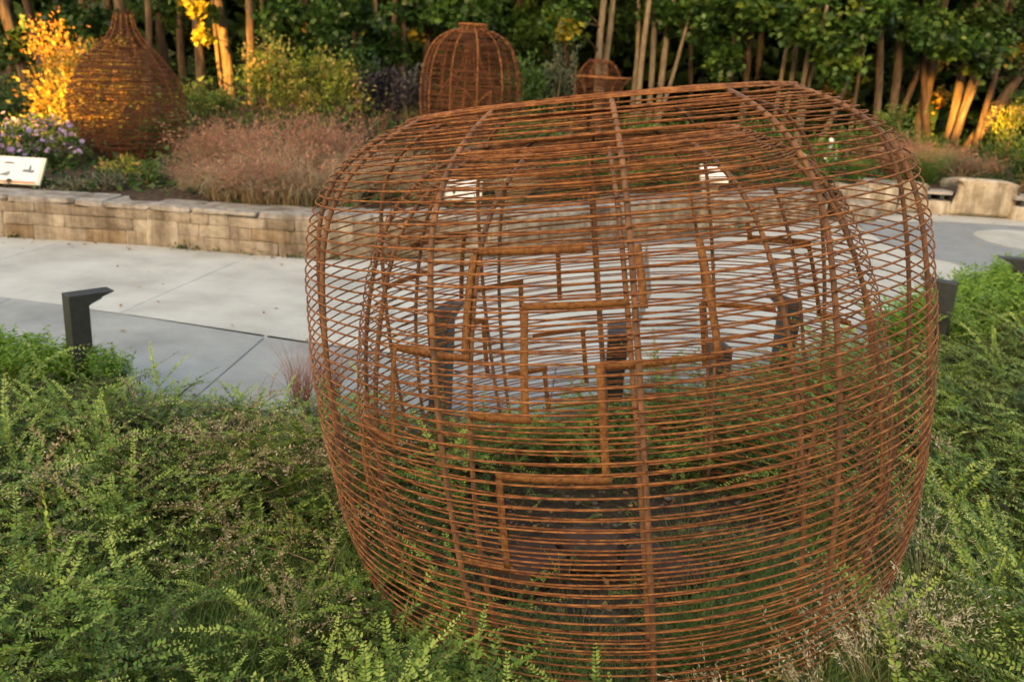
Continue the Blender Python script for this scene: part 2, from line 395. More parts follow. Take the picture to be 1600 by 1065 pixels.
# boundary between the pale and the grey strip
BND = [(-8, 6.9), (-5, 6.05)] + [tuple(onz(*q)[:2]) for q in ((57, 470), (270, 500), (489, 534))] + [(-.2, 4.86), (.8, 4.9), (1.6, 5.3)]
def by(x): return float(np.interp(x, [p[0] for p in BND], [p[1] for p in BND]))
slab_k = 0
def slab(poly, mat, inset=.004):
    """one concrete slab with slightly eased edges, top at z=0"""
    c = np.mean(np.array(poly), 0)
    q = []
    for p in poly:
        v = np.array(p) - c; l = np.linalg.norm(v); q.append(tuple(c + v * (1 - inset / l)))
    mb = MB(); n = len(q)
    V = [(x, y, -.05) for x, y in q] + [(x, y, -.004) for x, y in q]
    q2 = [tuple(c + (np.array(p) - c) * (1 - .006 / np.linalg.norm(np.array(p) - c))) for p in q]
    V += [(x, y, 0) for x, y in q2]
    F = [tuple(range(2 * n, 3 * n))]
    for i in range(n):
        j = (i + 1) % n
        F += [(i, j, n + j, n + i), (n + i, n + j, 2 * n + j, 2 * n + i)]
    mb.add(V, F)
    put('concrete_slab', mb.mesh('concrete_slab', M[mat]), plaza)
# asphalt lane on the right, edged by the pale band
ASP = [tuple(onz(*q)[:2]) for q in ((1338, 347), (1346, 356), (1362, 366), (1392, 384), (1430, 399), (1482, 409), (1530, 424), (1575, 440))]
def lit(x0, x1, f0, f1, n=7):
    xs = np.linspace(x0, x1, n)
    return [(float(x), f0(x)) for x in xs], [(float(x), f1(x)) for x in xs]
jl_t = [-7.4, -5.6, -3.95, -2.34, -.75, .85]         # joints of the pale strip
def jx(x, y): return x + .16 * (y - 6.2)
for a, b in zip(jl_t[:-1], jl_t[1:]):
    lo = [(jx(x, by(x)), by(x)) for x in np.linspace(a - .0, b, 6)]
    hi = [(jx(x, wy(x)), wy(x) - .0) for x in np.linspace(a, b, 6)]
    slab(lo + hi[::-1], 'concrete')
# big pale slabs between the wall and the lane
def top(x): return wy(x)
slab([(jx(.85, by(.85)), by(.85)), (1.75, 5.35), (2.6, 6.4), (2.05, 9.3), (jx(.85, wy(.85)), wy(.85)), (1.05, 6.8)], 'concrete')
slab([(2.6, 6.4), (3.35, 7.05), (ASP[5][0], ASP[5][1] - .28), (ASP[4][0], ASP[4][1] - .06), ASP[3], ASP[2], ASP[1], (ASP[0][0] - .05, ASP[0][1]), (3.55, wy(3.55)), (2.75, wy(2.75)), (2.05, 9.3)], 'concrete')
slab([(ASP[5][0], ASP[5][1] - .28), ASP[4], ASP[5], ASP[6], (ASP[6][0] - .03, ASP[6][1] - .35)], 'concrete')
slab([(3.35, 7.0), (4.6, 8.15), (ASP[7][0] + .1, ASP[7][1]), (ASP[6][0] + .02, ASP[6][1] - .36), (ASP[5][0], ASP[5][1] - .3)], 'concrete_grey')
kerb_y = lambda x: float(np.interp(x, [3.9, 4.4, 5.36, 6.58, 9, 14], [10.9, 11.1, 11.45, 11.4, 11.0, 10.4]))
slab([ASP[0], ASP[1], ASP[2], ASP[3], ASP[4], ASP[5], ASP[6], ASP[7], (6.5, 9.05), (9.5, 9.7), (13.5, 9.9)] + [(x, kerb_y(x)) for x in (13.5, 9, 7.5, 6.58, 5.36, 4.6)], 'asphalt', .012)
slab([(x, kerb_y(x) + .012) for x in (4.3, 5.36, 6.58, 7.5, 9, 13.5)] + [(x, wy(x) + .15) for x in (13.5, 9, 7.5, 6.58, 5.36, 4.3)], 'concrete')
# round pale inlay in the lane
cc = onz(1640, 380)
circ = [(cc.x + .78 * math.cos(a), cc.y + .78 * math.sin(a)) for a in np.linspace(0, 2 * math.pi, 40, endpoint=False)]
mb = MB(); mb.prism(circ, -.01, .006)
put('round_inlay', mb.mesh('round_inlay', M['concrete']), plaza)
# grey strip along the bed
jd = [-6.6, -5.0, -3.3, -1.52, .2, 1.62]
for a, b in zip(jd[:-1], jd[1:]):
    hi = [(x + .06, by(x + .06) - .004) for x in np.linspace(a, b, 6)]
    lo = [(x - .03, float(ey(x)) - .15) for x in np.linspace(a, b, 6)]
    slab(lo + hi[::-1], 'concrete_grey')
slab([(1.59, float(ey(1.6)) - .15), (2.2, float(ey(2.2)) - .15), (3.4, float(ey(3.4)) - .15), (3.3, 6.98), (2.62, 6.36), (1.78, 5.32)], 'concrete_grey')
slab([(3.4, float(ey(3.4)) - .15), (4.4, float(ey(4.4)) - .15), (6.4, float(ey(6.4)) - .15), (6.48, 9.0), (4.62, 8.1), (3.36, 6.98)], 'concrete_grey')

# ------------------------------------------------------------------ stone wall
def rounded_stone(seed, bev=.12, rough=.06):
    """unit block, eased and uneven"""
    r = np.random.default_rng(seed)
    bm_v = []; g = [-.5, -.5 + bev, .5 - bev, .5]
    idx = {}; V = []; F = []
    def vid(i, j, k):
        if (i, j, k) not in idx:
            p = np.array([g[i], g[j], g[k]])
            ext = [(t in (0, 3)) for t in (i, j, k)]
            if sum(ext) >= 2: p = p * (1 - bev * (.35 if sum(ext) == 2 else .6))
            p = p + r.normal(size=3) * rough * .35 * np.array([.6, 1, .6])
            idx[i, j, k] = len(V); V.append(tuple(p))
        return idx[i, j, k]
    for a in range(3):
        for b in range(3):
            F += [(vid(a, b, 0), vid(a, b + 1, 0), vid(a + 1, b + 1, 0), vid(a + 1, b, 0)), (vid(a, b, 3), vid(a + 1, b, 3), vid(a + 1, b + 1, 3), vid(a, b + 1, 3)),
                  (vid(a, 0, b), vid(a + 1, 0, b), vid(a + 1, 0, b + 1), vid(a, 0, b + 1)), (vid(a, 3, b), vid(a, 3, b + 1), vid(a + 1, 3, b + 1), vid(a + 1, 3, b)),
                  (vid(0, a, b), vid(0, a, b + 1), vid(0, a + 1, b + 1), vid(0, a + 1, b)), (vid(3, a, b), vid(3, a + 1, b), vid(3, a + 1, b + 1), vid(3, a, b + 1))]
    return V, F
STONE = {}
for mn in ('stone_a', 'stone_b', 'stone_c', 'stone_o', 'cap', 'boulder'):
    STONE[mn] = []
    for k in range(3):
        mb = MB(); mb.add(*rounded_stone(k * 7 + len(mn), (.07 if mn != 'cap' else .1) if mn != 'boulder' else .14, .07 if mn != 'boulder' else .2))
        STONE[mn].append(mb.mesh(mn, M[mn], True))
def path_pts(poly):
    P = np.array(poly); s = np.concatenate([[0], np.cumsum(np.linalg.norm(np.diff(P, axis=0), axis=1))])
    return lambda t: (np.interp(t, s, P[:, 0]), np.interp(t, s, P[:, 1])), s[-1]
pf, plen = path_pts(WALL)
retaining = tag(thing('retaining_wall', 'low curved sandstone retaining wall with grey cap along the pale path', 'stone wall', (0, 0, 0)))
ts = np.linspace(0, plen, 60)
cx_, cy_ = pf(ts)
tx = np.gradient(cx_); ty = np.gradient(cy_); tl = np.hypot(tx, ty); nx, ny = -ty / tl, tx / tl
mb = MB()
Vc = []
for i in range(60):
    for off, z in ((.022, -.05), (.022, .315), (.36, .315), (.36, -.05)): Vc.append((cx_[i] + nx[i] * off, cy_[i] + ny[i] * off, z))
Fc = [(4 * i + a, 4 * i + 4 + a, 4 * i + 4 + (a + 1) % 4, 4 * i + (a + 1) % 4) for i in range(59) for a in range(4)] + [(0, 1, 2, 3), (239, 238, 237, 236)]
mb.add(Vc, Fc)
put('mortar_core', mb.mesh('mortar_core', M['mortar']), retaining)
def wall_stone(t0, t1, z0, z1, mn, proud=0., depth=.1, name='stone'):
    xa, ya = pf(t0); xb, yb = pf(t1)
    ang = math.atan2(yb - ya, xb - xa)
    o = put(name, random.choice(STONE[mn]), retaining)
    nx, ny = -math.sin(ang), math.cos(ang)
    off = depth / 2 - proud
    o.location = ((xa + xb) / 2 + nx * off, (ya + yb) / 2 + ny * off, (z0 + z1) / 2)
    o.rotation_euler = (random.gauss(0, .006), random.gauss(0, .008), ang + random.gauss(0, .008))
    o.scale = (math.hypot(xb - xa, yb - ya) - .002, depth, z1 - z0 - .001)
palette = ['stone_a'] * 7 + ['stone_b'] * 3 + ['stone_c'] * 4 + ['stone_o'] * 3
courses = [(-.01, .112), (.112, .215), (.215, .305)]
big = []
t = 2.3
while t < plen - 1:                                     # a few tall stones span two courses
    w = random.uniform(.2, .34); big.append((t, t + w, random.choice([(0, 1), (1, 2), (0, 1)]))); t += random.uniform(1.3, 2.4)
for ci, (z0, z1) in enumerate(courses):
    t = 0.
    while t < plen - .05:
        hit = [b for b in big if ci in b[2] and b[0] - .02 <= t < b[1] - .01]
        if hit: t = hit[0][1]; continue
        nxt = min([b[0] for b in big if ci in b[2] and b[0] > t] + [plen])
        w = random.choice([random.uniform(.15, .26), random.uniform(.22, .4), random.uniform(.3, .5)])
        if nxt - t < w + .1: w = nxt - t
        wall_stone(t, t + w, z0, z1, random.choice(palette), random.uniform(0, .006)); t += w
for b in big: wall_stone(b[0], b[1], courses[b[2][0]][0], courses[b[2][1]][1], random.choice(['stone_b', 'stone_b', 'stone_o', 'stone_a']), .009)
t = 0.
while t < plen - .02:                                    # cap stones
    w = min(random.uniform(.2, .6), plen - t)
    wall_stone(t, t + w, .298, .35 + random.uniform(-.009, .011), 'cap', random.uniform(-.004, .010), random.uniform(.36, .42), 'cap_stone'); t += w

# end of the wall: big sandstone blocks and benches on the right
def block(px0, px1, py0, py1, y, depth, label, mn='boulder', rot=0, tilt=0, group='sandstone blocks at the end of the wall', name='sandstone_block', z0=0.):
    a = ony(px0, py0, y); b = ony(px1, py0, y); tp = ony((px0 + px1) / 2, py1, y).z
    o = put(name, random.choice(STONE[mn]))
    tp = max(tp, z0 + .08)
    o.location = ((a.x + b.x) / 2, y + depth / 2, (tp + z0) / 2 - .01); o.scale = (b.x - a.x, depth, tp - z0 + .02)
    o.rotation_euler = (tilt, 0, rot)
    return tag(o, label, 'stone block', group)
block(1318, 1356, 342, 294, 11.2, .5, 'small flat topped sandstone block where the curved wall ends', rot=.3)
block(1350, 1404, 340, 286, 11.7, .6, 'tall cream sandstone block just left of the wire basket right ribs', rot=-.1)
block(1326, 1366, 349, 316, 11.0, .35, 'low angular grey sandstone block lying in front of the wall end', mn='cap', rot=.5, tilt=.2)
block(1402, 1447, 334, 288, 12.0, .5, 'cream sandstone block at the left end of the first bench', rot=.05)
block(1489, 1589, 340, 285, 11.95, .55, 'widest cream sandstone block between the two benches on the right', rot=-.05)
def bench(px0, px1, y, label):
    a = ony(px0, 300, y); b = ony(px1, 300, y)
    L = b.x - a.x
    t = thing('garden_bench', label, 'bench', ((a.x + b.x) / 2, y + .12, 0), group='low benches against the garden wall')
    mb = MB(); mb.add(*rounded_stone(3, .05, .02)); o = put('base_block', mb.mesh('base_block', M['boulder'], True), t); o.scale = (L - .02, .36, .19); o.location = (0, .04, .085)
    for k in range(3):
        mb = MB(); mb.box((0, -.05 + .13 * k, .285), (L, .122, .045)); put('plank', mb.mesh('plank', M['plank']), t)
    for s in (-1, 1):
        mb = MB(); mb.box((s * (L / 2 - .12), .06, .22), (.05, .3, .09)); put('bracket', mb.mesh('bracket', M['dark_metal']), t)
bench(1440, 1490, 12.0, 'short grey bench left of the widest sandstone block')
bench(1590, 1670, 11.85, 'grey bench at the right picture edge beside the sandstone block')

# ================================================================== BIG WIRE BASKET
BC = np.array([.4352, 2.6715, 0])
AX = np.array([-0.14486717, 0.04096266, 0.98860283])
E1 = np.array([1, 0, 0]) - AX * AX[0]; E1 /= np.linalg.norm(E1)
E2 = np.cross(AX, E1)
OUT_R = np.array([0.7471, 0.7999, 0.863, 0.9002, 0.9136, 0.8972, 0.8286, 0.5622, 0.0403]); OUT_L = 1.7039
IN_R = np.array([0.6991, 0.7583, 0.8119, 0.8266, 0.8036, 0.7408, 0.6244, 0.3984]); IN_L = 1.4521
IN_OFF = np.array([.0054, .0746, 0])
def spline(r):
    n = len(r); h = 1 / (n - 1)
    A = np.zeros((n, n)); b = np.zeros(n); A[0, 0] = A[-1, -1] = 1
    for i in range(1, n - 1):
        A[i, i - 1] = h; A[i, i] = 4 * h; A[i, i + 1] = h; b[i] = 6 * ((r[i + 1] - r[i]) / h - (r[i] - r[i - 1]) / h)
    Mm = np.linalg.solve(A, b)
    def ev(s):
        s = np.clip(np.asarray(s, float), 0, 1); k = np.minimum((s / h).astype(int), n - 2); t = s - k * h; u = h - t
        return Mm[k] * u**3 / (6 * h) + Mm[k + 1] * t**3 / (6 * h) + (r[k] / h - Mm[k] * h / 6) * u + (r[k + 1] / h - Mm[k + 1] * h / 6) * t
    return ev
hh = lambda s: np.sin((np.asarray(s, float) - .5) * np.pi * .8) / np.sin(.4 * np.pi) * .5 + .5
ev_o, ev_i = spline(OUT_R), spline(IN_R)
def on_shell(s, ang, inner=False, dr=0., dh=0.):
    """point(s) on the outer or inner wire shell: s along the height, ang in degrees (0 = towards the camera)"""
    a = np.radians(np.asarray(ang, float))
    r = (ev_i if inner else ev_o)(s) + dr
    if not inner:                        # the mouth sags a little at the sides and tips back
        w = np.clip((np.asarray(s, float) - .70) / .178, 0, 1.2) ** 1.6
        r = r + .014 * w; dh = dh + w * (-.033 + .024 * np.cos(a))
    h = (IN_L if inner else OUT_L) * hh(s) + dh
    return BC + (IN_OFF if inner else 0) + np.multiply.outer(h, AX) * 1. + (r * np.sin(a))[..., None] * E1 - (r * np.cos(a))[..., None] * E2
def arc_samples(ev, L, s0, s1, step, half=False):
    s = np.linspace(s0, s1, 2000); r = ev(s); h = L * hh(s)
    d = np.concatenate([[0], np.cumsum(np.hypot(np.diff(r), np.diff(h)))])
    n = int(round(d[-1] / step))
    if half: return np.interp((np.arange(n) + .5) * d[-1] / n, d, s)
    return np.interp(np.linspace(0, d[-1], n + 1), d, s)
basket = thing('wire_basket_sculpture', 'big rusty double walled wire basket sculpture standing in the green ground cover', 'sculpture', tuple(BC))
BL = -Vector(BC)
def bput(name, me, kind=None):
    o = put(name, me, basket, kind); o.location = BL; return o
def ring_mesh(s, inner, rad, wob=.0010):
    th = np.linspace(-180, 180, 112, endpoint=False)
    p1, p2 = rng.uniform(0, 6.28, 2)
    a = np.radians(th)
    dr = wob * (np.sin(2 * a + p1) + .7 * np.sin(5 * a + p2) + .5 * np.sin(12 * a + p1 * 2)) + .003
    dh = wob * 1.3 * (np.sin(a + p2) + .8 * np.sin(3 * a + p1) + .5 * np.sin(12 * a + p2))
    P = np.stack([on_shell(np.array([s]), np.array([t]), inner, d, e)[0] for t, d, e in zip(th, dr, dh)])
    V, F = tube(P, rad, 6, True)
    return mesh_np('ring', V, F, M['rust'], True)
S_TOP = .878
for s in arc_samples(ev_o, OUT_L, .0, S_TOP, .0282): bput('ring', ring_mesh(s, False, .0025))
for ds in (.003, .0062, .0095): bput('ring', ring_mesh(S_TOP + ds, False, .003))
bput('rim', ring_mesh(S_TOP + .005, False, .0062, .001))
for s in arc_samples(ev_i, IN_L, .0, 1, .0272): bput('inner_ring', ring_mesh(s, True, .0024))
for q_ in (.905, .935, .962): bput('inner_ring', ring_mesh(q_, True, .0025))
for ds in (.012, .022): bput('inner_ring', ring_mesh(1 - ds, True, .003))
bput('inner_rim', ring_mesh(.997, True, .0085, .001))
def rib_mesh(ang, inner, rad, s0, s1):
    s = np.linspace(s0, s1, 46)
    P = on_shell(s, np.full(46, ang), inner, -rad - .001)
    V, F = tube(P, rad, 8)
    return mesh_np('rib', V, F, M['rust_rib'], True)
for k in range(12):
    bput('rib', rib_mesh(-1.07 + 30 * k, False, .0070, 0, S_TOP + .004))
    bput('inner_rib', rib_mesh(-1.37 + 30 * k, True, .0066, 0, .998))
wb_v, wb_f = [], []
def bead(p, r_):
    o = len(wb_v)
    for d in ((1,0,0),(-1,0,0),(0,1,0),(0,-1,0),(0,0,1),(0,0,-1)): wb_v.append(tuple(np.asarray(p) + np.array(d) * r_ * rng.uniform(.7, 1.2)))
    for f in ((0,2,4),(2,1,4),(1,3,4),(3,0,4),(2,0,5),(1,2,5),(3,1,5),(0,3,5)): wb_f.append(tuple(i + o for i in f))
for s in arc_samples(ev_o, OUT_L, .0, S_TOP, .0282):
    for k in range(12): bead(on_shell(np.array([s]), np.array([-1.07 + 30 * k + rng.normal() * .15]), False, 0., rng.normal() * .0015)[0], .0046)
for s in arc_samples(ev_i, IN_L, .0, 1, .0272):
    for k in range(12): bead(on_shell(np.array([s]), np.array([-1.37 + 30 * k + rng.normal() * .15]), True, 0., rng.normal() * .0015)[0], .0042)
bput('weld_beads', mesh_np('weld_beads', wb_v, wb_f, M['rust_bar'], True), 'stuff')
# flat bars forming a stepped pattern, welded outside the inner shell
def bar_mesh(t0, a0, t1, a1, w=.0185, th=.0035):
    n = 14
    t = np.linspace(t0, t1, n); a = np.linspace(a0, a1, n)
    P = on_shell(t, a, True, .0075)
    T = unit(np.gradient(P, axis=0))
    rad = unit(P - (BC + IN_OFF) - ((P - BC - IN_OFF) @ AX)[:, None] * AX)
    sd = unit(np.cross(T, rad)); nr = np.cross(sd, T)
    V = np.concatenate([P - sd * w / 2 - nr * th / 2, P + sd * w / 2 - nr * th / 2, P + sd * w / 2 + nr * th / 2, P - sd * w / 2 + nr * th / 2])
    F = []
    for i in range(n - 1):
        for q in range(4):
            r_ = (q + 1) % 4; F.append((q * n + i, r_ * n + i, r_ * n + i + 1, q * n + i + 1))
    F += [(0, 3 * n, 2 * n, n), (n - 1, 2 * n - 1, 3 * n - 1, 4 * n - 1)]
    return mesh_np('flat_bar', V, F, M['rust_bar'])
BARS = [(.79, -32.4, .79, -8.3), (.785, -32, .64, -32), (.638, -52, .638, -31), (.64, -51.4, .5, -51.4), (.5, -68, .5, -50.4), (.495, -67.5, .26, -70),
        (.71, -20.6, .71, -1), (.705, -20, .565, -20), (.563, -30.8, .563, -19), (.79, 1.5, .70, 1.5), (.79, 13.6, .63, 13.6), (.63, -7.6, .63, 14.4),
        (.63, -6.8, .49, -6.8), (.487, -26, .487, -6), (.483, -25.4, .355, -25.4), (.353, -34.4, .353, -24.4), (.49, 53, .36, 53), (.49, 52, .49, 68), (.32, 58, .32, 80), (.35, 39, .26, 39), (.49, 74, .32, 74),
        (.72, 242.2, .72, 219.6), (.72, 220.4, .575, 220.4), (.65, 253, .65, 231), (.65, 232, .47, 232), (.583, 217, .583, 200.6), (.585, 201.4, .485, 201.4), (.645, 190, .53, 190),
        (.46, 198.6, .46, 183), (.46, 184, .335, 184), (.515, 218, .515, 212.6), (.515, 213.4, .39, 213.4), (.655, 134, .655, 112.4), (.655, 113.4, .52, 113.4), (.695, 133, .655, 133),
        (.52, 114.2, .52, 101), (.383, 207, .383, 195), (.385, 196, .285, 196), (.51, 150, .51, 128), (.51, 150, .37, 150)]
for b in BARS: bput('flat_bar', bar_mesh(*b))

# dark stone slabs lying inside the basket, pebbles round them
def lump_slab(name, pts, z0, z1, mat):
    mb = MB(); n = len(pts); c = np.mean(pts, 0)
    lay = [(z0, .93), (z0 + (z1 - z0) * .35, 1), (z1 - (z1 - z0) * .25, .99), (z1, .9)]
    V = []
    for li, (z, f) in enumerate(lay):
        for p in pts: V.append((c[0] + (p[0] - c[0]) * f, c[1] + (p[1] - c[1]) * f, z + rng.normal() * .004))
    F = [tuple(range(n - 1, -1, -1)), tuple(range(3 * n, 4 * n))]
    for l in range(3):
        for i in range(n): F.append((l * n + i, l * n + (i + 1) % n, (l + 1) * n + (i + 1) % n, (l + 1) * n + i))
    mb.add(V, F)
    return put(name, mb.mesh(name, M[mat]))
def arc_slab(a0, a1, r0, r1, c=(.44, 2.55)):
    A = np.radians(np.linspace(a0, a1, 7))
    o = [(c[0] + r1 * math.sin(a) * (1 + rng.normal() * .02), c[1] + r1 * math.cos(a)) for a in A]
    i = [(c[0] + r0 * math.sin(a), c[1] + r0 * math.cos(a)) for a in A[::-1]]
    return np.array((o + i)[::-1])
for (a0, a1, z, lb) in ((-68, -24, .15, 'dark brown curved stone slab inside the basket, left of the three'), (-22, 12, .17, 'dark reddish stone slab at the back centre inside the basket'), (14, 62, .15, 'dark brown curved stone slab inside the basket, right of the three')):
    o = lump_slab('stone_slab', arc_slab(a0, a1, .24, .40, (.32, 2.28)), z - .05, z + .03, 'dark_stone')
    tag(o, lb, 'stone slab', 'dark stone slabs inside the basket')
for x, y, lb in ((.10, 2.52, 'dark upright stone foot under the left slab inside the basket'), (.32, 2.62, 'dark upright stone foot under the middle slab inside the basket'), (.56, 2.50, 'dark upright stone foot under the right slab inside the basket')):
    q = np.array([(x + .07 * math.cos(a), y + .055 * math.sin(a)) for a in np.arange(8) * math.pi / 4])
    tag(lump_slab('stone_foot', q, -.02, .115, 'dark_stone'), lb, 'stone', 'stone feet inside the basket')
L_ = LC()
for k in range(190):
    a = rng.uniform(0, 6.283); rr = .72 * math.sqrt(rng.random())
    x, y = .42 + rr * math.cos(a), 2.68 + rr * math.sin(a)
    s = rng.uniform(.007, .016) * (1.6 if rng.random() < .08 else 1)
    V = np.array([(1,0,0),(-1,0,0),(0,1,0),(0,-1,0),(0,0,1),(0,0,-1),(.6,.6,.5),(-.6,.6,.5),(-.6,-.6,.5),(.6,-.6,.5)], float) * s * np.array([1, rng.uniform(.6, 1), .6])
    F = np.array([(4,6,7),(4,7,8),(4,8,9),(4,9,6),(6,0,2),(6,2,7),(7,2,1),(7,1,8),(8,1,3),(8,3,9),(9,3,0),(9,0,6),(5,2,0),(5,1,2),(5,3,1),(5,0,3)])
    L_.raw(V + np.array([x, y, float(bed_z(x, y)) + s * .3]), F, 0.)
li = LC(); n = 700
a = rng.uniform(0, 6.283, n); rr = .74 * np.sqrt(rng.random(n)); x = .42 + rr * np.cos(a); y = 2.68 + rr * np.sin(a)
li.add(np.stack([x, y, bed_z(x, y) + .006 + .012 * rng.random(n)], -1), rng.uniform(.012, .04, n), rng.uniform(.006, .022, n), rng.random(n) * .7, .8)
tag(put('leaf_litter', li.mesh('leaf_litter', [M['fallen']])), kind='stuff')
tag(put('pebbles', L_.mesh('pebbles', [M['pebble']])), kind='stuff')

# ================================================================== FURNITURE
def bollard(px, py, label, ztop=.545):
    p = onz(px, py, ztop); p.z = ztop - .545
    ang = math.atan2(6.6 - p.y, .6 - p.x)
    t = thing('path_light_bollard', label, 'bollard light', (p.x, p.y, p.z), ang, 'bollard lights along the planting bed')
    w, d, H = .085, .085, .545
    prof = [(-d/2, -.05), (d/2, -.05), (d/2, H - .055), (d/2 + .045, H - .028), (d/2 + .115, H - .004), (d/2 + .115, H), (-d/2, H)]
    mb = MB(); n = len(prof)
    V = [(x, -w / 2, z) for x, z in prof] + [(x, w / 2, z) for x, z in prof]
    F = [tuple(range(n)), tuple(range(2 * n - 1, n - 1, -1))] + [((i + 1) % n, i, n + i, n + (i + 1) % n) for i in range(n)]
    mb.add(V, F)
    me = mb.mesh('post', M['dark_metal']); o = put('post', me, t)
    bv = o.modifiers.new('bevel', 'BEVEL'); bv.width = .003; bv.segments = 2; bv.limit_method = 'ANGLE'
    mb = MB(); mb.box((d / 2 + .035, 0, H - .041), (.06, w * .7, .004), Matrix.Rotation(-.38, 3, 'Y')); put('lens', mb.mesh('lens', M['led']), t)
    mb = MB(); mb.box((0, 0, .0), (.16, .16, .012)); put('base_plate', mb.mesh('base_plate', M['dark_metal']), t)
bollard(117, 458, 'black bollard light standing alone at the left, in front of the pale path')
bollard(693, 482, 'black bollard light seen through the left half of the wire basket')
bollard(966, 517, 'black bollard light seen just left of the front centre rib of the basket')
bollard(1128, 541, 'black bollard light with its flat top seen low behind the right of the basket', .36)
bollard(1236, 470, 'black bollard light with a pointed top seen through the right half of the basket')
bollard(1484, 440, 'black bollard light just right of the big basket, half sunk in bright plants')
bollard(1600, 404, 'black bollard light cut by the right picture edge')

def sign(px0, px1, py0, py1, y, label, detail=True, foot=True):
    a, b = ony(px0, py1, y), ony(px1, py1, y)
    w = b.x - a.x
    zb = a.z; zt = ony((px0 + px1) / 2, py0, y + .1).z
    cx = (a.x + b.x) / 2
    t = thing('information_sign', label, 'sign', (cx, y, 0), group='white information signs behind the wall')
    hgt = max(zt - zb, .12); dep = hgt * .75
    tilt = math.atan2(hgt, dep); ln = math.hypot(hgt, dep)
    R = Matrix.Rotation(tilt, 3, 'X')
    gz = float(garden_z(cx, y + .15))
    mb = MB(); mb.box((0, dep / 2, (zb + zt) / 2), (w, ln, .022), R); put('panel', mb.mesh('panel', M['cream_edge']), t)
    mb = MB(); mb.box(Vector((0, dep / 2, (zb + zt) / 2)) + R @ Vector((-.008, .004, .013)), (w - .03, ln - .02, .004), R); face = put('face', mb.mesh('face', M['white_panel']), t)
    def pr(u, v, sx, sy, mat, nm):
        mb = MB(); mb.box(Vector((0, dep / 2, (zb + zt) / 2)) + R @ Vector((u * w, v * ln, .0165)), (sx * w, sy * ln, .0016), R); put(nm, mb.mesh(nm, M[mat]), face)
    if detail:
        pr(-.02, -.43, .86, .06, 'print_red', 'red_band')
        def blob(u, v, pts):
            mb = MB(); q = [Vector((0, dep / 2, (zb + zt) / 2)) + R @ Vector(((u + x) * w, (v + y_) * ln, .0168)) for x, y_ in pts]
            mb.add(q, [tuple(range(len(q)))]); put('drawing', mb.mesh('drawing', M['print_grey']), face)
        blob(-.22, -.14, [(-.12, -.08), (.06, -.09), (.09, .03), (.07, .1), (-.02, .03), (-.1, -.02)])
        blob(-.2, .25, [(-.1, -.03), (.1, -.03), (.1, .02), (0, .05), (-.1, .02)])
        blob(.22, .0, [(-.13, -.05), (.08, -.09), (.13, -.02), (.1, .03), (.05, .02), (.03, .2), (0, .22), (-.01, .04), (-.1, .04)])
    else:
        pr(-.1, .1, .4, .05, 'print_grey', 'text_line'); pr(-.1, -.05, .5, .04, 'print_grey', 'text_line')
    if foot:
        mb = MB(); mb.box((-.02, .14, (zb + gz) / 2 + .02), (w * .55, .12, max(zb - gz, .05) + .12)); put('pedestal', mb.mesh('pedestal', M['cap']), t)
    else:
        for s in (-.35, .35):
            mb = MB(); mb.box((s * w, .12, (zb + gz) / 2 + .02), (.03, .03, max(zb - gz, .05) + .12)); put('post', mb.mesh('post', M['dark_metal']), t)
sign(-16, 62, 247, 286, 7.95, 'white information sign with grey drawings and a red band at the left edge')
sign(694, 752, 282, 314, 8.35, 'white information sign seen through the upper left of the basket', False)
sign(1094, 1138, 259, 285, 9.75, 'white information sign seen through the upper right of the basket', False)

# ------------------------------------------------------------------ wire sculptures in the garden
def far_sculpture(px, yb, label, prof, lean=(0, 0), nribs=12, spacing=.026, inner=None, name='wire_sculpture', rib_r=.0078, sparse=None):
    """prof: list of (height, radius)"""
    p = yb
    gz = float(garden_z(p[0], p[1]))
    t = thing(name, label, 'sculpture', (p[0], p[1], gz), group='rusty wire sculptures')
    def shell(pf, rname, sname, rad, rr, nr, mat='rust_far'):
        h = np.array([q[0] for q in pf]); r = np.array([q[1] for q in pf])
        f = np.linspace(0, 1, 200); k = np.linspace(0, 1, len(h))
        def sm(v): 
            w = np.interp(f, k, v); g = np.exp(-np.linspace(-2, 2, 17)**2); g /= g.sum()
            return np.convolve(np.pad(w, 8, 'edge'), g, 'valid')
        H, R = sm(h), sm(r)
        d = np.concatenate([[0], np.cumsum(np.hypot(np.diff(H), np.diff(R)))])
        n = int(d[-1] / spacing)
        V, F, o = [], [], 0
        th = np.linspace(0, 2 * np.pi, 48, endpoint=False)
        qs = np.linspace(0, d[-1], n)
        if sparse is not None: qs = [q for i_, q in enumerate(qs) if np.interp(q, d, H) < sparse or i_ % 3 == 0]
        for q in qs:
            hq, rq = np.interp(q, d, H), np.interp(q, d, R)
            c = np.array([lean[0] * hq, lean[1] * hq])
            a1, a2 = rng.uniform(0, 6.28, 2)
            P = np.stack([c[0] + (rq + .006 * np.sin(2 * th + a1)) * np.cos(th), c[1] + rq * np.sin(th), hq + .012 * np.sin(th + a2) + .004 * np.sin(5 * th)], -1)
            v, fc = tube(P, rad, 4, True); V.append(v); F.append(fc + o); o += len(v)
        put(sname, mesh_np(sname, np.concatenate(V), np.concatenate(F), M[mat]), t, 'stuff')
        for k_ in range(nr):
            a = 2 * math.pi * (k_ + .35) / nr
            P = np.stack([lean[0] * H + (R - .006) * math.cos(a), lean[1] * H + (R - .006) * math.sin(a), H], -1)[::5]
            v, fc = tube(P, rr, 5); put(rname, mesh_np(rname, v, fc, M['rust'], True), t)
        return H, R
    shell(prof, 'rib', 'wire_rings', .0030, rib_r, nribs)
    if inner: shell(inner, 'inner_rib', 'inner_wire_rings', .0024, .005, 8)
    return t
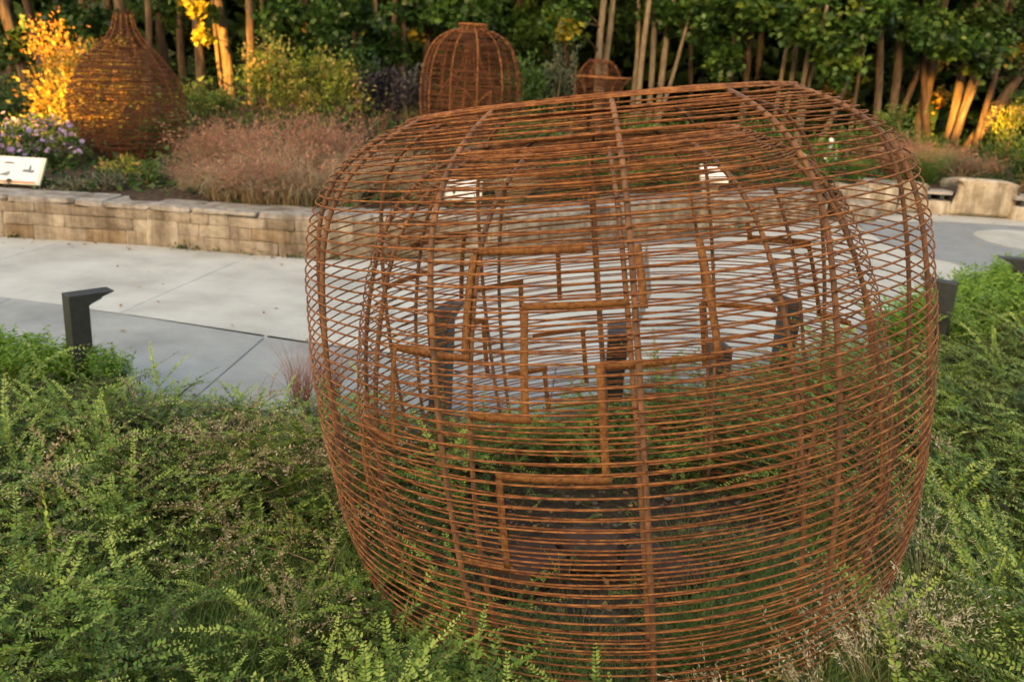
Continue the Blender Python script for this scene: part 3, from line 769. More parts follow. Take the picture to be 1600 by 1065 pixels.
def pixel_profile(px, y, rows, k=1.):
    """real heights and radii of an outline seen at depth y"""
    gz = float(garden_z(ony(px, rows[0][0], y).x, y))
    return [(ony(px, py, y).z - gz, hw / F_PX * y * 1.02 * k) for py, hw in rows]
x0 = ony(203, 240, 9.7).x
far_sculpture(0, (x0, 9.7), 'gourd shaped rusty wire sculpture with a narrow neck beside the golden tree', [(-.03, .15)] + pixel_profile(203, 9.7, [(250, 28), (243, 45), (228, 61), (208, 74), (186, 82), (165, 84), (142, 81), (122, 74), (104, 63), (86, 50), (72, 37), (60, 27), (46, 19), (30, 15), (18, 14)]), lean=(.02, 0), nribs=12, spacing=.0115, rib_r=.004, sparse=1.12)
x0 = ony(731, 250, 10.2).x
t = far_sculpture(0, (x0, 10.2), 'tall lantern shaped rusty wire sculpture with a collar, behind the big basket', [(-.03, .42)] + pixel_profile(731, 10.2, [(250, 60), (200, 71), (160, 75), (125, 74), (95, 69), (72, 60), (58, 48), (50, 34), (47, 22), (45, 20), (38, 20)]), nribs=12, spacing=.0165,
              inner=[(.0, .34)] + pixel_profile(731, 10.2, [(250, 46), (200, 54), (160, 50), (140, 44), (120, 30), (104, 18), (85, 12), (62, 11)]))
lz = lambda py: ony(731, py, 10.2).z - float(garden_z(x0, 10.2))
lx = lambda px: ony(px, 140, 9.75).x - x0
for (p0, p1) in (((724, 136), (724, 172)), ((724, 136), (745, 159)), ((745, 159), (767, 137)), ((767, 137), (768, 172)), ((728, 172), (745, 159)), ((764, 172), (745, 159))):
    a_ = Vector((lx(p0[0]), -.44, lz(p0[1]))); b_ = Vector((lx(p1[0]), -.44, lz(p1[1]))); d_ = b_ - a_
    mb = MB(); mb.box((a_ + b_) / 2, (d_.length, .006, .014), Matrix.Rotation(-math.atan2(d_.z, d_.x), 3, 'Y'))
    put('flat_bar', mb.mesh('flat_bar', M['rust']), t)
rz = lz(38)
P = np.array([(.147 * math.cos(a), .147 * math.sin(a), rz) for a in np.linspace(0, 2 * math.pi, 32, endpoint=False)]); v, fc = tube(P, .01, 6, True)
put('collar_rim', mesh_np('collar_rim', v, fc, M['rust'], True), t)
P = P * np.array([1.5, 1.5, 0]) + np.array([0, 0, lz(51)]); v, fc = tube(P, .01, 6, True)
put('shoulder_ring', mesh_np('shoulder_ring', v, fc, M['rust'], True), t)
x0 = ony(930, 200, 12.4).x
bowl = far_sculpture(0, (x0, 12.4), 'small bowl shaped rusty wire sculpture with a domed lid, beside a pale tree trunk', [(-.03, .2)] + pixel_profile(930, 12.4, [(235, 24), (200, 29), (170, 31), (148, 33), (135, 37), (127, 42), (121, 46)]), nribs=10, spacing=.016,
              inner=pixel_profile(930, 12.4, [(132, 34), (123, 34), (113, 31), (104, 26), (98, 20), (95, 16), (94, 3)]))

bz = ony(930, 120, 12.4).z - float(garden_z(x0, 12.4)); br = 47 / F_PX * 12.5
P = np.array([(br * math.cos(a), br * math.sin(a), bz) for a in np.linspace(0, 2 * math.pi, 40, endpoint=False)]); v, fc = tube(P, .011, 6, True)
put('bowl_rim', mesh_np('bowl_rim', v, fc, M['rust'], True), bowl)
# ================================================================== TREES
TREES = []      # (root, px at bottom, depth)
def tree(pxb, pyb, pxt, pyt, wpx, bark, label, crown_mat='maple', depth=None, crown=True, bend=0., group='trunks of the wood'):
    if depth is None:
        b = on_garden(pxb, pyb)
        if b.y > 16.2:
            b = ony(pxb, pyb, 15.6 + rng.uniform(-.5, .6)); e_ = ony(pxt, pyt, b.y); sl = (e_.x - b.x) / max(e_.z - b.z, .3)
            gz_ = float(garden_z(b.x, b.y)); b.x += sl * (gz_ - b.z); b.z = gz_
    else:
        b = ony(pxb, pyb, depth); b.z = float(garden_z(b.x, b.y))
    e = ony(pxt, pyt, b.y)
    dirv = (e - b) / max(e.z - b.z, .3)
    r0 = wpx / F_PX * (Vector((b.x, b.y, b.z - HC)).length) / 2
    t = thing('tree', label, 'tree', b, group=group)
    H = 6.2
    zz = np.linspace(-.15, H, 18)
    wob = rng.uniform(0, 6.28, 2)
    zc = np.minimum(zz, 3.2) + (zz - np.minimum(zz, 3.2)) * .35       # the lean eases off higher up
    P = np.stack([dirv.x * zc + .03 * np.sin(zz * 1.9 + wob[0]) + bend * np.sin(np.clip(zz, 0, 3) * 1.05), .12 * zz * dirv.y + .04 * np.sin(zz * 1.3 + wob[1]), zz], -1)
    rad = r0 * (1.05 - .09 * zz) * (1 + .35 * np.exp(-np.clip(zz, 0, 9) * 5))
    V, F = tube(P, np.maximum(rad, r0 * .4), 9)
    put('trunk', mesh_np('trunk', V, F, M[bark], True), t)
    TREES.append((t, pxb, b.copy(), crown_mat, P, r0, crown))
    return t
BK, BD, BP = 'bark', 'bark_dark', 'bark_pale'
T_ = [  # pxb pyb pxt pyt w bark label
 (66, 186, 6, 10, 15, BK, 'leaning pale brown tree trunk at the far left edge of the wood'),
 (68, 128, 45, 12, 11, BD, 'dim brown tree trunk second from the left, behind the golden tree'),
 (152, 70, 145, 0, 10, BD, 'thin dark tree trunk above the left side of the gourd sculpture'),
 (172, 85, 165, 0, 12, BK, 'brown tree trunk above the gourd sculpture, left of its neck'),
 (203, 150, 190, 0, 16, BK, 'thick brown tree trunk right behind the neck of the gourd sculpture'),
 (235, 115, 227, 0, 10, BK, 'grey brown tree trunk just right of the gourd neck'),
 (258, 120, 250, 0, 12, BD, 'dark reddish tree trunk at the right of the gourd sculpture'),
 (316, 150, 303, 0, 13, BK, 'brown tree trunk with yellow leaves, between gourd sculpture and the golden lit trunks'),
 (361, 152, 342, 10, 15, BK, 'golden sunlit tree trunk, the wider of the lit pair on the left'),
 (350, 148, 331, 5, 6, BK, 'thin sunlit stem touching the wider lit trunk on the left'),
 (397, 150, 386, 0, 12, BK, 'golden sunlit tree trunk right of the wider lit one'),
 (418, 120, 411, 0, 7, BD, 'slender dim trunk right of the sunlit pair'),
 (584, 128, 587, 10, 8, BK, 'slender grey trunk above the tall pink grasses'),
 (615, 132, 619, 15, 9, BK, 'grey brown trunk, left of the pair beside the lantern sculpture'),
 (632, 124, 633, 10, 10, BK, 'grey brown trunk, right of the pair beside the lantern sculpture'),
 (664, 100, 668, 40, 13, BD, 'dark trunk directly behind the left shoulder of the lantern sculpture'),
 (936, 118, 944, 0, 11, BP, 'pale trunk of the close pair behind the bowl sculpture, left one'),
 (943, 118, 956, 0, 10, BP, 'pale trunk of the close pair behind the bowl sculpture, right one'),
 (990, 142, 997, 5, 7, BP, 'thin pale stem, leftmost of the five stems right of the bowl sculpture'),
 (1001, 143, 1012, 5, 9, BP, 'pale stem, second of the five stems right of the bowl sculpture'),
 (1015, 141, 1028, 10, 9, BP, 'pale stem, third of the five stems right of the bowl sculpture'),
 (1031, 141, 1052, 8, 10, BP, 'pale stem, fourth of the five stems right of the bowl sculpture'),
 (1043, 139, 1072, 50, 6, BP, 'thin leaning pale stem, last of the five right of the bowl sculpture'),
 (1163, 136, 1169, 20, 11, BK, 'single brown trunk above the back rim of the big basket'),
 (1221, 130, 1231, 45, 7, BP, 'thin pale stem, leftmost in the clump above the right of the basket rim'),
 (1234, 130, 1246, 45, 8, BP, 'pale stem, second in the clump above the right of the basket rim'),
 (1256, 136, 1272, 42, 8, BP, 'pale stem, third in the clump above the right of the basket rim'),
 (1266, 136, 1284, 42, 7, BP, 'pale stem, fourth in the clump above the right of the basket rim'),
 (1307, 160, 1341, 79, 8, BP, 'leaning pale stem right behind the basket right shoulder'),
 (1334, 165, 1352, 73, 6, BK, 'slim grey stem right of the leaning pale one'),
 (1369, 182, 1376, 42, 11, BK, 'straight dark brown trunk, right of the basket'),
 (1389, 190, 1408, 42, 12, BK, 'grey trunk beside the straight dark brown trunk right of the basket'),
 (1406, 190, 1434, 115, 9, BK, 'thin leaning grey trunk between the grey trunk and the sunlit one'),
 (1428, 226, 1457, 90, 15, BK, 'reddish trunk with a sunlit golden top, left of the brightest stems'),
 (1449, 224, 1448, 180, 9, BD, 'short orange lit stem tucked behind the reddish trunk'),
 (1473, 233, 1500, 128, 12, BK, 'bright golden stem, left one of the glowing pair at the right'),
 (1484, 241, 1519, 112, 11, BK, 'bright golden stem, right one of the glowing pair at the right'),
 (1501, 195, 1525, 130, 8, BK, 'thin golden stem behind the glowing pair'),
 (1507, 236, 1564, 157, 15, BK, 'thick golden trunk leaning strongly to the right'),
 (1530, 215, 1545, 150, 8, BD, 'dim thin trunk behind the strongly leaning golden one'),
]
for a in T_: tree(*a)
# fainter trunks deeper in the wood
dk = 0
DEEP = [(20, 17.5), (100, 19), (128, 18.2), (290, 18.4), (445, 18.8), (480, 18), (520, 19.4), (552, 18.3), (694, 18.6), (820, 18.2), (850, 19.5), (885, 18.4), (1085, 18.4), (1110, 19.6), (1140, 18.2), (1190, 19), (1290, 19.2), (1325, 20), (1415, 20.5), (1470, 21), (1560, 19), (1590, 20)]
deep_lb = {20: 'above the leaning trunk at the left edge', 100: 'left of the golden tree top', 128: 'behind the golden tree', 290: 'just left of the yellow leaved trunk', 445: 'above the tall yellow green shrub', 480: 'among the maple leaves left of centre',
           520: 'above the peach tipped shrub', 552: 'left of the purple shrub', 694: 'behind the lantern collar', 820: 'just right of the lantern sculpture', 850: 'above the two leafy shoots', 885: 'left of the pale close pair', 1085: 'right of the five pale stems',
           1110: 'left of the single brown trunk', 1140: 'touching the single brown trunk', 1190: 'left of the pale clump', 1290: 'right of the pale clump', 1325: 'behind the leaning pale stem', 1415: 'behind the leaning grey trunk', 1470: 'left of the glowing pair', 1560: 'above the leaning golden trunk', 1590: 'at the right picture edge'}
for px, dp in DEEP:
    tree(px, 140, px + rng.uniform(-8, 14), 10, rng.uniform(7, 12), random.choice([BD, BD, BK]), 'dim slender trunk deep in the wood, ' + deep_lb[px], 'dark_leaf', dp, True, group='dim trunks deep in the wood')

# visible low foliage: (px, py, radius px, depth shift, material, n)
LOW = [(20, 60, 40, 0, 'dark_leaf'), (130, 25, 45, -.5, 'maple'), (95, 45, 30, 0, 'dark_leaf'), (255, 20, 30, 0, 'maple'), (300, 12, 17, -.8, 'maple_yellow'), (316, 58, 15, -.8, 'maple_yellow'), (330, 20, 14, -.3, 'maple'),
 (440, 30, 45, -.8, 'maple'), (480, 50, 50, -1, 'maple'), (530, 45, 55, -1, 'maple'), (560, 25, 40, -1, 'maple'), (600, 60, 36, -.8, 'maple'), (585, 85, 26, -.8, 'maple'), (430, 70, 30, 0, 'maple'), (515, 100, 40, .3, 'dark_leaf'),
 (640, 20, 34, 0, 'maple'), (690, 18, 40, -.6, 'maple'), (650, 55, 18, 0, 'maple_yellow'), (760, 15, 36, -.6, 'maple'), (800, 40, 40, -1, 'maple'), (840, 45, 45, -1, 'maple'), (870, 40, 35, -.8, 'maple'), (888, 48, 16, -.9, 'maple_yellow'), (815, 75, 30, -.6, 'maple'), (720, 30, 40, .4, 'maple'),
 (900, 15, 30, 0, 'maple'), (980, 20, 35, .6, 'dark_leaf'), (1010, 12, 30, .2, 'maple'), (1050, 20, 36, .2, 'maple'), (1085, 30, 40, 0, 'maple'), (1110, 20, 40, -.4, 'maple'), (1130, 100, 26, -.6, 'maple'), (1140, 80, 22, -.6, 'maple'), (1150, 15, 40, -.5, 'maple'), (1195, 12, 36, -1, 'maple'),
 (1230, 22, 44, -1, 'maple'), (1270, 25, 40, -1, 'maple'), (1300, 65, 34, -1, 'maple'), (1340, 55, 38, -1, 'maple'), (1320, 105, 30, -1, 'maple'), (1290, 95, 26, -.8, 'maple'), (1305, 125, 18, -.8, 'maple'), (1355, 20, 40, -.6, 'maple'), (1400, 12, 40, -.8, 'maple'), (1430, 15, 36, -.8, 'maple'),
 (1450, 45, 36, -.6, 'maple'), (1480, 55, 36, -.8, 'maple'), (1500, 75, 30, -.8, 'maple'), (1510, 30, 40, -.3, 'dark_leaf'), (1545, 50, 40, -.3, 'maple'), (1575, 20, 40, 0, 'dark_leaf'), (1530, 100, 22, -.6, 'maple'), (1590, 70, 26, 0, 'golden'), (1420, 95, 24, .4, 'maple'),
 (1585, 125, 26, .2, 'dark_leaf'), (1592, 165, 20, -.5, 'yellow_green'), (1310, 145, 26, 2.5, 'golden'), (1350, 120, 24, 2.5, 'dark_leaf'), (1470, 150, 20, 2.5, 'golden'), (1450, 100, 24, 2, 'golden')]
per = {}
for c in LOW:
    ds = [abs(T[1] - c[0]) + (0 if T[6] else 1e4) + (60 if T[2].y > 17 else 0) for T in TREES]
    per.setdefault(int(np.argmin(ds)), []).append(c)
CROWNS = {}
def crown_mesh(kind, seed):
    """general crown, above the picture frame: leaves, many and large"""
    if (kind, seed) not in CROWNS:
        n = 900
        p, tt = clumpy(n, 1.7, 1.7, 1.9, 16)
        p[:, 2] += 4.9
        p = p[p[:, 2] > 2.75]
        lc = LC(); lc.add(p, rng.uniform(.2, .34, len(p)), rng.uniform(.2, .34, len(p)), tt[:len(p)], .5)
        CROWNS[kind, seed] = lc.mesh('crown', [M[kind]])
    return CROWNS[kind, seed]
for i, T in enumerate(TREES):
    t, pxb, b, cm, P, r0, _ = T
    put('crown', crown_mesh('dark_leaf' if cm == 'dark_leaf' or i % 3 else 'maple', i % 4), t).rotation_euler = (0, 0, rng.uniform(0, 6.28))
    if i in per:
        mats = sorted(set(c[4] for c in per[i])); lc = LC(); bl = []
        mb = MB()
        for (px, py, rp, ds, mt) in per[i]:
            y = max(b.y + ds, wy(b.x) + 2.5)
            c = ony(px, py, y); R = rp / F_PX * y * 1.12
            n = int(330 * (rp / 36) ** 2) + 60
            pts, tt = clumpy(n, R, R * 1.1, R * .9, 9, shell=.35, cr_=.34)
            W = np.array(c - b) + pts
            D = pts * np.array([1, 1, .2]) + rng.normal(size=pts.shape) * .2 + np.array([0, -.1, -.12])
            big_ = rng.uniform(.06, .115, n)
            if mt in ('golden', 'yellow_green'): big_ *= .7
            lc.add(W, big_, big_ * 1.0, tt, .62, 'maple', D, mats.index(mt))
            # a thin branch from the trunk to the clump
            zs = np.clip((c.z - b.z) * .8 + .2, .4, 5)
            k = int(np.argmin(abs(P[:, 2] - zs))); A = P[k]; B = np.array(c - b)
            if np.linalg.norm(A - B) < 2.6:
                mid = (A + B) / 2 + np.array([0, 0, .12])
                q = np.linspace(0, 1, 7)[:, None]
                mb.tube((1 - q) ** 2 * A + 2 * q * (1 - q) * mid + q ** 2 * B, np.linspace(min(.02, r0 * .5), .006, 7), 5)
        put('low_foliage', lc.mesh('low_foliage', [M[x] for x in mats]), t)
        if mb.V: put('branch', mb.mesh('branch', M[cm and 'bark_dark']), t)

# the dark depth of the wood, its shade put into the leaf colour
lc = LC()
for (y0, y1, n, z1) in ((18.5, 21, 9000, 3.2), (21, 24, 26000, 6.5), (24, 29, 34000, 9)):
    p = np.stack([rng.uniform(-17, 21, n), rng.uniform(y0, y1, n), rng.uniform(0, 1, n) ** 1.1 * z1], -1)
    k = np.sin(p[:, 0] * 1.3 + p[:, 2] * 1.1) * np.sin(p[:, 0] * .5 - p[:, 2] * 1.7 + p[:, 1])
    p[:, 2] += garden_z(p[:, 0], p[:, 1])
    lc.add(p, rng.uniform(.22, .46, n), rng.uniform(.18, .36, n), np.clip(.4 + .3 * k + .15 * rng.normal(size=n), 0, 1), .35)
tag(put('far_woodland', lc.mesh('far_woodland', [M['dark_leaf']])), kind='stuff')

# ================================================================== SHRUBS AND GARDEN PLANTS
def shrub(px, py, wpx, hpx, y, mat, label, n=900, leaf=.05, name='shrub', cat='shrub', shape='fold', clumps=16, group=None, stems=7, asp=.55, extra=None, up=.5, tshift=0.):
    """a shrub whose foliage fills wpx x hpx pixels, its foot at depth y below (px, py=bottom)"""
    c = ony(px, py, y); w = wpx / F_PX * y; h = hpx / F_PX * y
    gz = float(garden_z(c.x, y))
    base = Vector((c.x, y, gz)); low = min(0, c.z - gz) if c.z < gz else c.z - gz
    t = thing(name, label, cat, base, group=group)
    zc = low + h / 2
    p, tt = clumpy(n, w / 2, w / 2 * .9, h / 2 * 1.05, clumps)
    p[:, 2] += zc
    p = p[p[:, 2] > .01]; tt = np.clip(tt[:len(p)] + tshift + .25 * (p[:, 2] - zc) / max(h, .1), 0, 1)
    lc = LC(); D = p - np.array([0, 0, zc * .3]); D += rng.normal(size=D.shape) * .3 * np.linalg.norm(D, axis=1, keepdims=True)
    lc.add(p, leaf * rng.uniform(.7, 1.3, len(p)), leaf * asp * rng.uniform(.7, 1.3, len(p)), tt, up, shape, D)
    mats = [M[mat]]
    if extra:
        em, en, el = extra; mats.append(M[em])
        q = p[rng.choice(len(p), min(en, len(p)), replace=False)] * 1.08
        q = q[q[:, 2] > zc * .7]
        lc.add(q, el, el, rng.random(len(q)), .6, 'petal' if em in ('lavender', 'white_petal') else 'fold', None, 1)
    put('foliage', lc.mesh('foliage', mats), t)
    mb = MB()
    for k in range(stems):
        e = p[rng.integers(0, len(p))] * .9; b0 = np.array([rng.normal() * .04, rng.normal() * .04, -.03]); q = np.linspace(0, 1, 6)[:, None]
        mid = np.array([e[0] * .3, e[1] * .3, e[2] * .6])
        mb.tube((1 - q) ** 2 * b0 + 2 * q * (1 - q) * mid + q ** 2 * e, np.linspace(.012, .004, 6), 5)
    put('stems', mb.mesh('stems', M['twig']), t)
    return t
# green cover of the slope behind the wall, weeds at the wall foot
lc = LC()
n = 30000
x = rng.uniform(-11, 13, n); dd = .5 + 14 * rng.random(n) ** 1.1
y = np.interp(x, FX, FY) + dd
k = np.sin(1.9 * x + 1.1 * y) * np.sin(1.4 * y - .7 * x + 2)
hgt = np.clip(.06 + .035 * dd, 0, .42) * (1 + .5 * k)
p = np.stack([x, y, garden_z(x, y) + hgt * rng.random(n) ** .7], -1)
lc.add(p, rng.uniform(.05, .12, n), rng.uniform(.03, .07, n), np.clip(.38 + .22 * k + .18 * rng.normal(size=n), 0, 1), .5)
tag(put('garden_undergrowth', lc.mesh('garden_undergrowth', [M['mid_leaf']])), kind='stuff')
lc = LC()
for q in range(46):
    tq = rng.uniform(.5, plen - .5); xq, yq = pf(tq); m_ = rng.integers(8, 34); sq = rng.uniform(.02, .09)
    p = np.stack([xq + rng.normal(0, sq, m_), yq - np.abs(rng.normal(.01, .02, m_)), np.abs(rng.normal(0, .02, m_))], -1)
    lc.add(p, .03, .014, np.clip(.45 + .2 * rng.normal(size=m_), 0, 1), .3)
fl = LC()
n = 170
x = rng.uniform(-5, 6, n); f_ = rng.random(n)
near_wall = rng.random(n) < .55
y = np.where(near_wall, np.interp(x, FX, FY) - .03 - np.abs(rng.normal(0, .12, n)), ey(x) + .1 + f_ * (np.interp(x, FX, FY) - ey(x) - .2))
fl.add(np.stack([x, y, np.full(n, .008)], -1), rng.uniform(.02, .05, n), rng.uniform(.014, .036, n), rng.random(n), .93)
tag(put('fallen_leaves', fl.mesh('fallen_leaves', [M['fallen']])), kind='stuff')
tag(put('wall_weeds', lc.mesh('wall_weeds', [M['mid_leaf']])), kind='stuff')
# golden tree left of the gourd
shrub(140, 236, 170, 165, 10.9, 'golden', 'small golden leaved tree glowing behind the left side of the gourd sculpture', 3000, .065, 'golden_tree', 'small tree', clumps=26, asp=.6)
shrub(85, 110, 90, 85, 11.6, 'golden', 'airy orange tipped shrub above the golden tree', 500, .05, clumps=14, tshift=.35)
shrub(185, 135, 70, 80, 11.3, 'golden', 'thin orange leaved sapling behind the gourd neck', 420, .05, clumps=12, tshift=.25)
shrub(28, 215, 110, 80, 12.0, 'mid_leaf', 'dark green mounded shrub at the left edge below the leaning trunk', 1500, .06, tshift=-.25)
for i, (px, py, w, h, y, lb) in enumerate(((20, 262, 110, 62, 8.9, 'lavender aster clump right behind the left information sign'), (92, 268, 90, 68, 9.1, 'pink and lavender aster clump left of the gourd sculpture'), (55, 232, 100, 50, 9.9, 'pale pink aster clump below the leaning trunk'))):
    shrub(px, py, w, h, y, 'mid_leaf', lb, 1300, .045, 'aster_clump', 'flowers', group='aster clumps', extra=('lavender', 170, .05))
shrub(195, 290, 70, 45, 8.75, 'yellow_green', 'yellow green fern at the foot of the gourd sculpture', 700, .06, 'fern', 'fern', asp=.3, tshift=.05, up=.3)
shrub(232, 298, 60, 40, 8.3, 'mid_leaf', 'blue green fern in front of the gourd sculpture', 500, .055, 'fern', 'fern', asp=.3, up=.3)
shrub(165, 300, 70, 36, 8.1, 'grey_leaf', 'grey green low herb on the wall top left of the ferns', 600, .03, 'low_herb', 'plant')
shrub(105, 303, 90, 24, 8.0, 'grey_leaf', 'grey green creeping herb beside the left information sign', 700, .03, 'low_herb', 'plant', tshift=.05)
shrub(285, 296, 90, 50, 8.6, 'grey_leaf', 'olive grey herb between the ferns and the pink grasses', 800, .035, 'low_herb', 'plant', tshift=-.1)
shrub(265, 235, 70, 50, 9.9, 'mid_leaf', 'mid green shrub right of the gourd sculpture', 800, .05)
shrub(320, 195, 90, 60, 11.0, 'yellow_green', 'green shrub with yellow tips below the sunlit trunks', 900, .05, tshift=-.15)
shrub(430, 192, 115, 128, 10.6, 'yellow_green', 'tall yellow green shrub above the pink grasses, left one', 1500, .055, clumps=22)
shrub(505, 197, 115, 115, 10.8, 'yellow_green', 'yellow green shrub with peach tips, right of the tallest shrub', 1400, .055, clumps=22, tshift=.05)
shrub(590, 185, 90, 75, 11.4, 'purple_leaf', 'dark purple shrub left of the lantern sculpture', 1200, .055)
shrub(640, 185, 70, 70, 11.0, 'purple_leaf', 'greyish purple shrub touching the lantern sculpture', 1000, .055, tshift=.15)
shrub(560, 130, 60, 50, 12.5, 'mid_leaf', 'dark green shrub behind the purple shrub', 700, .06, tshift=-.25)
shrub(815, 175, 80, 80, 11.2, 'mid_leaf', 'fresh green shrub right of the lantern sculpture', 1000, .055, tshift=.12)
shrub(868, 165, 60, 70, 11.6, 'grey_leaf', 'grey green shrub with upright shoots left of the bowl sculpture', 700, .05, tshift=-.1)
for (px, py, hp, lb) in ((868, 150, 95, 'upright leafy shoot left of the bowl sculpture, the taller one'), (895, 150, 88, 'upright leafy shoot just left of the bowl sculpture')):
    shrub(px, py, 18, hp, 11.3, 'grey_leaf', lb, 130, .05, 'upright_shoot', 'plant', clumps=10, stems=2, asp=.5)
for i, (px, py, w, h, y, mt, ts, lb) in enumerate((
    (830, 250, 120, 60, 9.6, 'mid_leaf', -.05, 'low green hedge plant behind the basket, right of the lantern sculpture'),
    (990, 245, 110, 60, 10.6, 'mid_leaf', 0, 'low green shrub seen through the basket right of its front rib'),
    (1075, 255, 110, 60, 11.2, 'mid_leaf', .05, 'green shrub behind the right information sign'),
    (1180, 260, 110, 70, 11.9, 'mid_leaf', .1, 'bright green shrub seen through the right of the basket'),
    (1270, 290, 80, 66, 12.2, 'perennial', .0, 'bright green plant dotted with white blooms behind the basket'),
    (1340, 250, 90, 60, 13.4, 'mid_leaf', .1, 'green shrub seen through the basket right shoulder'),
    (1395, 232, 70, 60, 14, 'mid_leaf', .15, 'light green shrub right of the basket shoulder'),
    (1560, 265, 110, 60, 14.5, 'mid_leaf', -.15, 'dark green shrub behind the widest sandstone block'),
    (1575, 225, 70, 60, 15, 'yellow_green', .1, 'yellow lit shrub at the right edge of the wood'),
    (1600, 290, 60, 70, 12.8, 'mid_leaf', -.1, 'green shrub at the right picture edge above the bench'),
    (1450, 245, 60, 30, 15, 'mid_leaf', -.05, 'low green plant at the foot of the reddish trunk'),
    (760, 270, 120, 50, 9.3, 'grey_leaf', -.05, 'olive herb at the foot of the lantern sculpture'),
    (920, 290, 130, 45, 9.4, 'mid_leaf', .0, 'low green plants along the wall top behind the front rib'),
    (1040, 290, 110, 45, 10.2, 'mid_leaf', .12, 'fresh green plants along the wall top by the right information sign'))):
    shrub(px, py, w, h, y, mt, lb, 1100, .05, tshift=ts, extra=('white_petal', 40, .06) if 'white blooms' in lb else None)
shrub(1500, 292, 130, 50, 13.0, 'grey_leaf', 'brownish twiggy mound behind the widest sandstone block', 1200, .03, tshift=.1)

# ornamental grasses
def blades(n, H, spread, droop, w0, base_r, seg=5, hr=(.65, 1.1), az=None):
    """curved blades as strips: returns V, F, t-along"""
    a = rng.uniform(0, 2 * np.pi, n) if az is None else az
    h = H * rng.uniform(*hr, n); sp_ = spread * rng.uniform(.3, 1.2, n); dr_ = droop * rng.uniform(.3, 1.3, n)
    br = base_r * np.sqrt(rng.random(n)); ba = rng.uniform(0, 2 * np.pi, n)
    s = np.linspace(0, 1, seg + 1)
    rad = sp_[:, None] * s ** 1.6
    z = h[:, None] * (s - dr_[:, None] * s ** 3)
    x = br[:, None] * np.cos(ba)[:, None] + rad * np.cos(a)[:, None]; y = br[:, None] * np.sin(ba)[:, None] + rad * np.sin(a)[:, None]
    wv = w0 * rng.uniform(.6, 1.3, n)[:, None] * (1 - .85 * s) * .5
    tw = a + rng.normal(0, .7, n) + np.pi / 2
    ox, oy = wv * np.cos(tw)[:, None], wv * np.sin(tw)[:, None]
    V = np.stack([np.stack([x - ox, y - oy, z], -1), np.stack([x + ox, y + oy, z], -1)], 2).reshape(n, -1, 3)
    k = 2 * (seg + 1); i = np.arange(seg)
    F1 = np.stack([2 * i, 2 * i + 1, 2 * i + 3, 2 * i + 2], -1)
    F = (F1[None] + (np.arange(n) * k)[:, None, None]).reshape(-1, 4)
    tips = np.stack([x, y, z], -1)
    return V.reshape(-1, 3), F, np.tile(np.repeat(s, 2), n), tips
def plume_leaves(lc, tips, frac, per_, L, W, mi, i0=2):
    n = len(tips); sel = rng.random(n) < frac; T = tips[sel]
    m = len(T); 
    u = rng.uniform(i0, tips.shape[1] - 1.001, (m, per_)); k = u.astype(int); f = (u - k)[..., None]
    idx = np.arange(m)[:, None]
    p = T[idx, k] * (1 - f) + T[idx, k + 1] * f
    d = T[idx, k + 1] - T[idx, k]; d = unit(d) + rng.normal(size=d.shape) * .45
    p = p.reshape(-1, 3) + rng.normal(size=(m * per_, 3)) * L * .35
    lc.add(p, L * rng.uniform(.6, 1.3, len(p)), W * rng.uniform(.6, 1.3, len(p)), np.clip(.5 + .25 * rng.normal(size=len(p)), 0, 1), .3, 'fold', d.reshape(-1, 3), mi)
GRASS_M = []
for k in range(4):
    lc = LC()
    V, F, t_, tips = blades([520, 380][k % 2], .56, .5, .55, [.012, .008][k % 2], .2)
    lc.raw(V, F, np.clip([.42, .25][k % 2] + .5 * t_, 0, 1), 0)
    V, F, t_, tips = blades(200, .68, .42, .4, .004, .18, 6, (.5, 1.1))
    lc.raw(V, F, .4 + .3 * t_, 0)
    plume_leaves(lc, tips, [.35, .9][k % 2], 13, .042, .009, 1, 3.)
    GRASS_M.append(lc.mesh('blades', [M['straw'], M['plume']]))
def grass_at(px, py, y, sc, label, me=None, group='pinkish ornamental grasses behind the wall', name='ornamental_grass'):
    c = ony(px, py, y); gz = float(garden_z(c.x, y)) if y > wy(c.x) else float(bed_z(c.x, y))
    t = thing(name, label, 'grass', (c.x, y, gz - .02), rng.uniform(0, 6.28), group)
    o = put('blades', me or random.choice(GRASS_M), t); o.scale = (sc * 1.1, sc * 1.1, sc * rng.uniform(.85, 1.4)); o.rotation_euler = (rng.normal(0, .1), rng.normal(0, .1), 0)
    return t
for (px, py, y, sc, lb) in ((358, 330, 8.0, .85, 'pinkish grass clump at the wall top, left one of the front row'), (412, 330, 7.95, .95, 'pinkish grass clump at the wall top, second in the front row'), (468, 330, 8.0, .95, 'pinkish grass clump at the wall top, third in the front row'),
    (528, 330, 8.1, .9, 'pinkish grass clump seen through the left edge of the basket'), (332, 290, 8.8, .85, 'straw coloured grass clump, leftmost in the back row of grasses'), (392, 280, 8.9, 1.0, 'tall pinkish grass clump below the yellow green shrub'),
    (452, 280, 9.0, 1.05, 'tall straw pink grass clump in the middle of the back row'), (512, 278, 9.0, 1.05, 'tall pink grass clump below the peach tipped shrub'), (566, 280, 9.0, .95, 'pink grass clump left of the purple shrubs'), (612, 300, 8.7, .85, 'pink grass clump behind the upper left ribs of the basket'),
    (660, 310, 8.5, .7, 'pale grass clump between the basket ribs and the left sign'), (800, 300, 8.8, .6, 'straw grass clump between the two signs seen through the basket'), (300, 318, 8.2, .55, 'small straw grass clump at the left end of the grasses')):
    grass_at(px, py, y, sc, lb)
lc = LC(); V, F, t_, tips = blades(420, .5, .3, .35, .008, .1); lc.raw(V, F, np.clip(.35 + .5 * t_, 0, 1), 0); SEDGE = lc.mesh('blades', [M['grass']])
